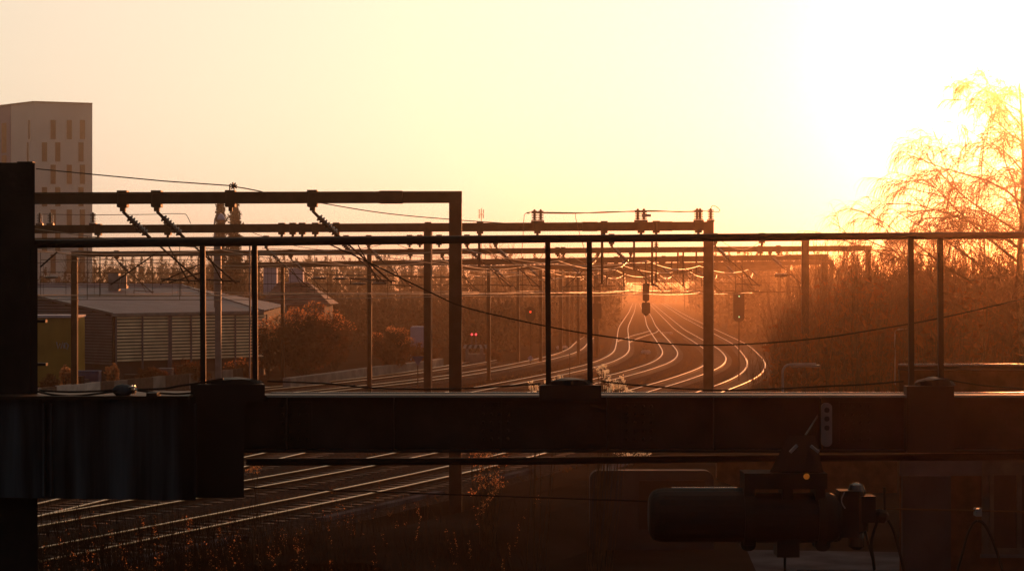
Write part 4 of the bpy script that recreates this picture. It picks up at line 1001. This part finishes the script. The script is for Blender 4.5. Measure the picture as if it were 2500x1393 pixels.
bush(470, 132, 868, 120, 34, 'dark bush at the middle of the yard', 2600, .09); bush(275, 128, 868, 34, 35, 'narrow plant with orange top in the yard centre left', 700, .09, 'litleaf')
bush(162, 126, 872, 34, 36, 'narrow plant with orange top by the yellow shed', 700, .09, 'litleaf'); bush(370, 131, 885, 90, 39, 'low dark bush at the left middle of the yard', 1600, .09)
bush(590, 142, 868, 90, 41, 'low bush at the right end of the yard wall', 1600, .09, 'scrubleaf'); bush(120, 124, 900, 60, 42, 'low dark bush at the left end of the yard', 1000, .09)
bush(1030, 166, 822, 110, 44, 'low dark bush in front of the pale blue container', 2200, .1)
bush(1205, 176, 852, 60, 43, 'low pale bush right of the buffer stop', 1100, .09)

# weeds with fluffy heads close by
def weeds(base_px, d, heads, label, hr=.05, n=34, mt='fluff', ls=.028):
    rng = random.Random(int(base_px)); b = Vector((P(base_px,0,d).x,d,GZ)); t = thing('seeding_weed', b, label, 'weed')
    st = MB(); hd = MB()
    for px, py in heads:
        e = P(px,py,d+rng.uniform(-.8,.8)); pts = catmull([b+Vector((rng.uniform(-.2,.2),0,0)), b.lerp(e,.55)+Vector((rng.uniform(-.15,.15),0,.25)), e], 5); st.tube(pts, .0045, 4)
        for k in range(n):
            v = Vector((rng.gauss(0,1),rng.gauss(0,1),rng.gauss(0,1)))*hr*.5; hd.leaf(e+v, ls, rng)
    st.build('stems', 'twig', t); hd.build('seed_heads', mt, t, kind='stuff')
rng = random.Random(5)
weeds(1440, 34, [(1470+rng.gauss(0,9),908+rng.gauss(0,6)) for _ in range(7)]+[(1478+i*8+rng.gauss(0,2),918+i*5+rng.gauss(0,4)) for i in range(6)]+[(1490+rng.gauss(0,9),946+rng.gauss(0,7)) for _ in range(12)]+[(1518+i*2.6+rng.gauss(0,2),922+i*7) for i in range(6)]+[(1544,958)], 'tall seeding weed with bright fluffy heads right of the middle post base', hr=.035)
weeds(1300, 34, [(1297,934),(1309,940),(1299,950),(1305,958),(1296,945),(1335,931),(1355,927),(1363,918),(1369,921),(1312,948)], 'seeding weed with a few bright heads left of the middle post base', hr=.03)
weeds(1190, 47, [(1150+rng.random()*90,1100+rng.random()*30) for _ in range(26)]+[(1190+rng.gauss(0,16),1165+rng.gauss(0,18)) for _ in range(22)]+[(1172+i*6,1245-i*8) for i in range(9)], 'weed clump with orange leaves crossing the gap under the girder', hr=.09, n=14, mt='litleaf', ls=.045)
weeds(1495, 60, [(1508+rng.random()*80,1103+rng.random()*6) for _ in range(18)], 'row of lit weed heads at the path end', hr=.09, n=12, mt='fluff', ls=.04)
weeds(625, 40, [(618,1142),(625,1139),(631,1144),(612,1146)], 'small orange leaf tuft right of the dark end block', hr=.06, n=20, mt='litleaf', ls=.045)
# scrub on the near bank
rng = random.Random(88); st = MB(); lf = MB()
for k in range(1500):
    d = rng.uniform(36,55); px = rng.uniform(60,1330); 
    b = Vector((P(px,0,d).x,d,GZ)); yb = HY+F*(H-GZ)/d
    lim = 1390-(px-100)*.20
    if yb < lim-10+rng.uniform(-20,60): continue
    hh = rng.uniform(.4,1.25); pts, v = ptube(st, b, Vector((rng.uniform(-.35,.25),rng.uniform(-.2,.2),1)), hh, .006, rng, bend=.1, seg=4)
    if k % 14 == 0:
        for j in range(26): u_ = rng.uniform(.5,3.99); i_ = int(u_); lf.leaf(pts[i_].lerp(pts[i_+1],u_-i_)+Vector((rng.uniform(-.03,.03),0,rng.uniform(-.03,.03))), .026, rng)
for k in range(2200):
    d = rng.uniform(33,47); px = rng.uniform(90,760) if k % 3 else rng.uniform(90,1250)
    b = Vector((P(px,0,d).x,d,GZ)); hh = rng.uniform(.7,1.3+.9*(1-px/1300))
    pts, v = ptube(st, b, Vector((rng.uniform(-.35,.15),rng.uniform(-.2,.2),1)), hh, .008, rng, bend=.1, seg=4)
    if k % 2:
        for j in range(4): ptube(st, pts[rng.randint(1,3)], Vector((rng.uniform(-.6,.6),0,1)), .3, .005, rng, seg=2)
    if k % 26 == 0:
        for j in range(30): u_ = rng.uniform(1,3.99); i_ = int(u_); lf.leaf(pts[i_].lerp(pts[i_+1],u_-i_)+Vector((rng.uniform(-.03,.03),0,rng.uniform(-.03,.03))), .026, rng)
t = thing('scrub', Vector((P(700,0,44).x,44,GZ)), 'dry scrub and weed stalks on the dark near bank', 'scrub'); t['kind'] = 'stuff'
st.build('stalks', 'scrubtwig', t, kind='stuff'); lf.build('dry_leaves', 'litleaf', t, kind='stuff')
# near bank: sloping ground right of the nearest track
bk = MB(); prof = [p for p in offset(Dr, 3.2) if p.y < 110]
for i in range(len(prof)-1):
    a, b = prof[i], prof[i+1]
    for (o0,z0),(o1,z1) in (((0,GZ+.004),(2.5,.25)),((2.5,.25),(5,.3)),((5,.3),(7,GZ+.004))):
        bk.face([(a.x+o0,a.y,z0),(a.x+o1,a.y,z1),(b.x+o1,b.y,z1),(b.x+o0,b.y,z0)])
bk.build('embankment', 'ground', kind='structure', label='low grassy bank right of the nearest track')
# grass tufts along the tracks
gr = MB(); rng = random.Random(99)
for k in range(5000):
    c = TR[rng.choice('ABCDEF')]; p = offset([c[i] for i in (10,11)],0)[0]
    y = rng.uniform(48,230); q = at_y(c, y); s_ = rng.choice((-1,1))*rng.uniform(2.1,2.9); b = Vector((q.x+s_,q.y,GZ))
    for j in range(3): a = Vector((rng.uniform(-.12,.12),rng.uniform(-.1,.1),rng.uniform(.08,.28))); gr.face([b,b+Vector((.03,0,0)),b+a])
gr.build('grass', 'grass', kind='stuff', label='dry grass tufts between the tracks')
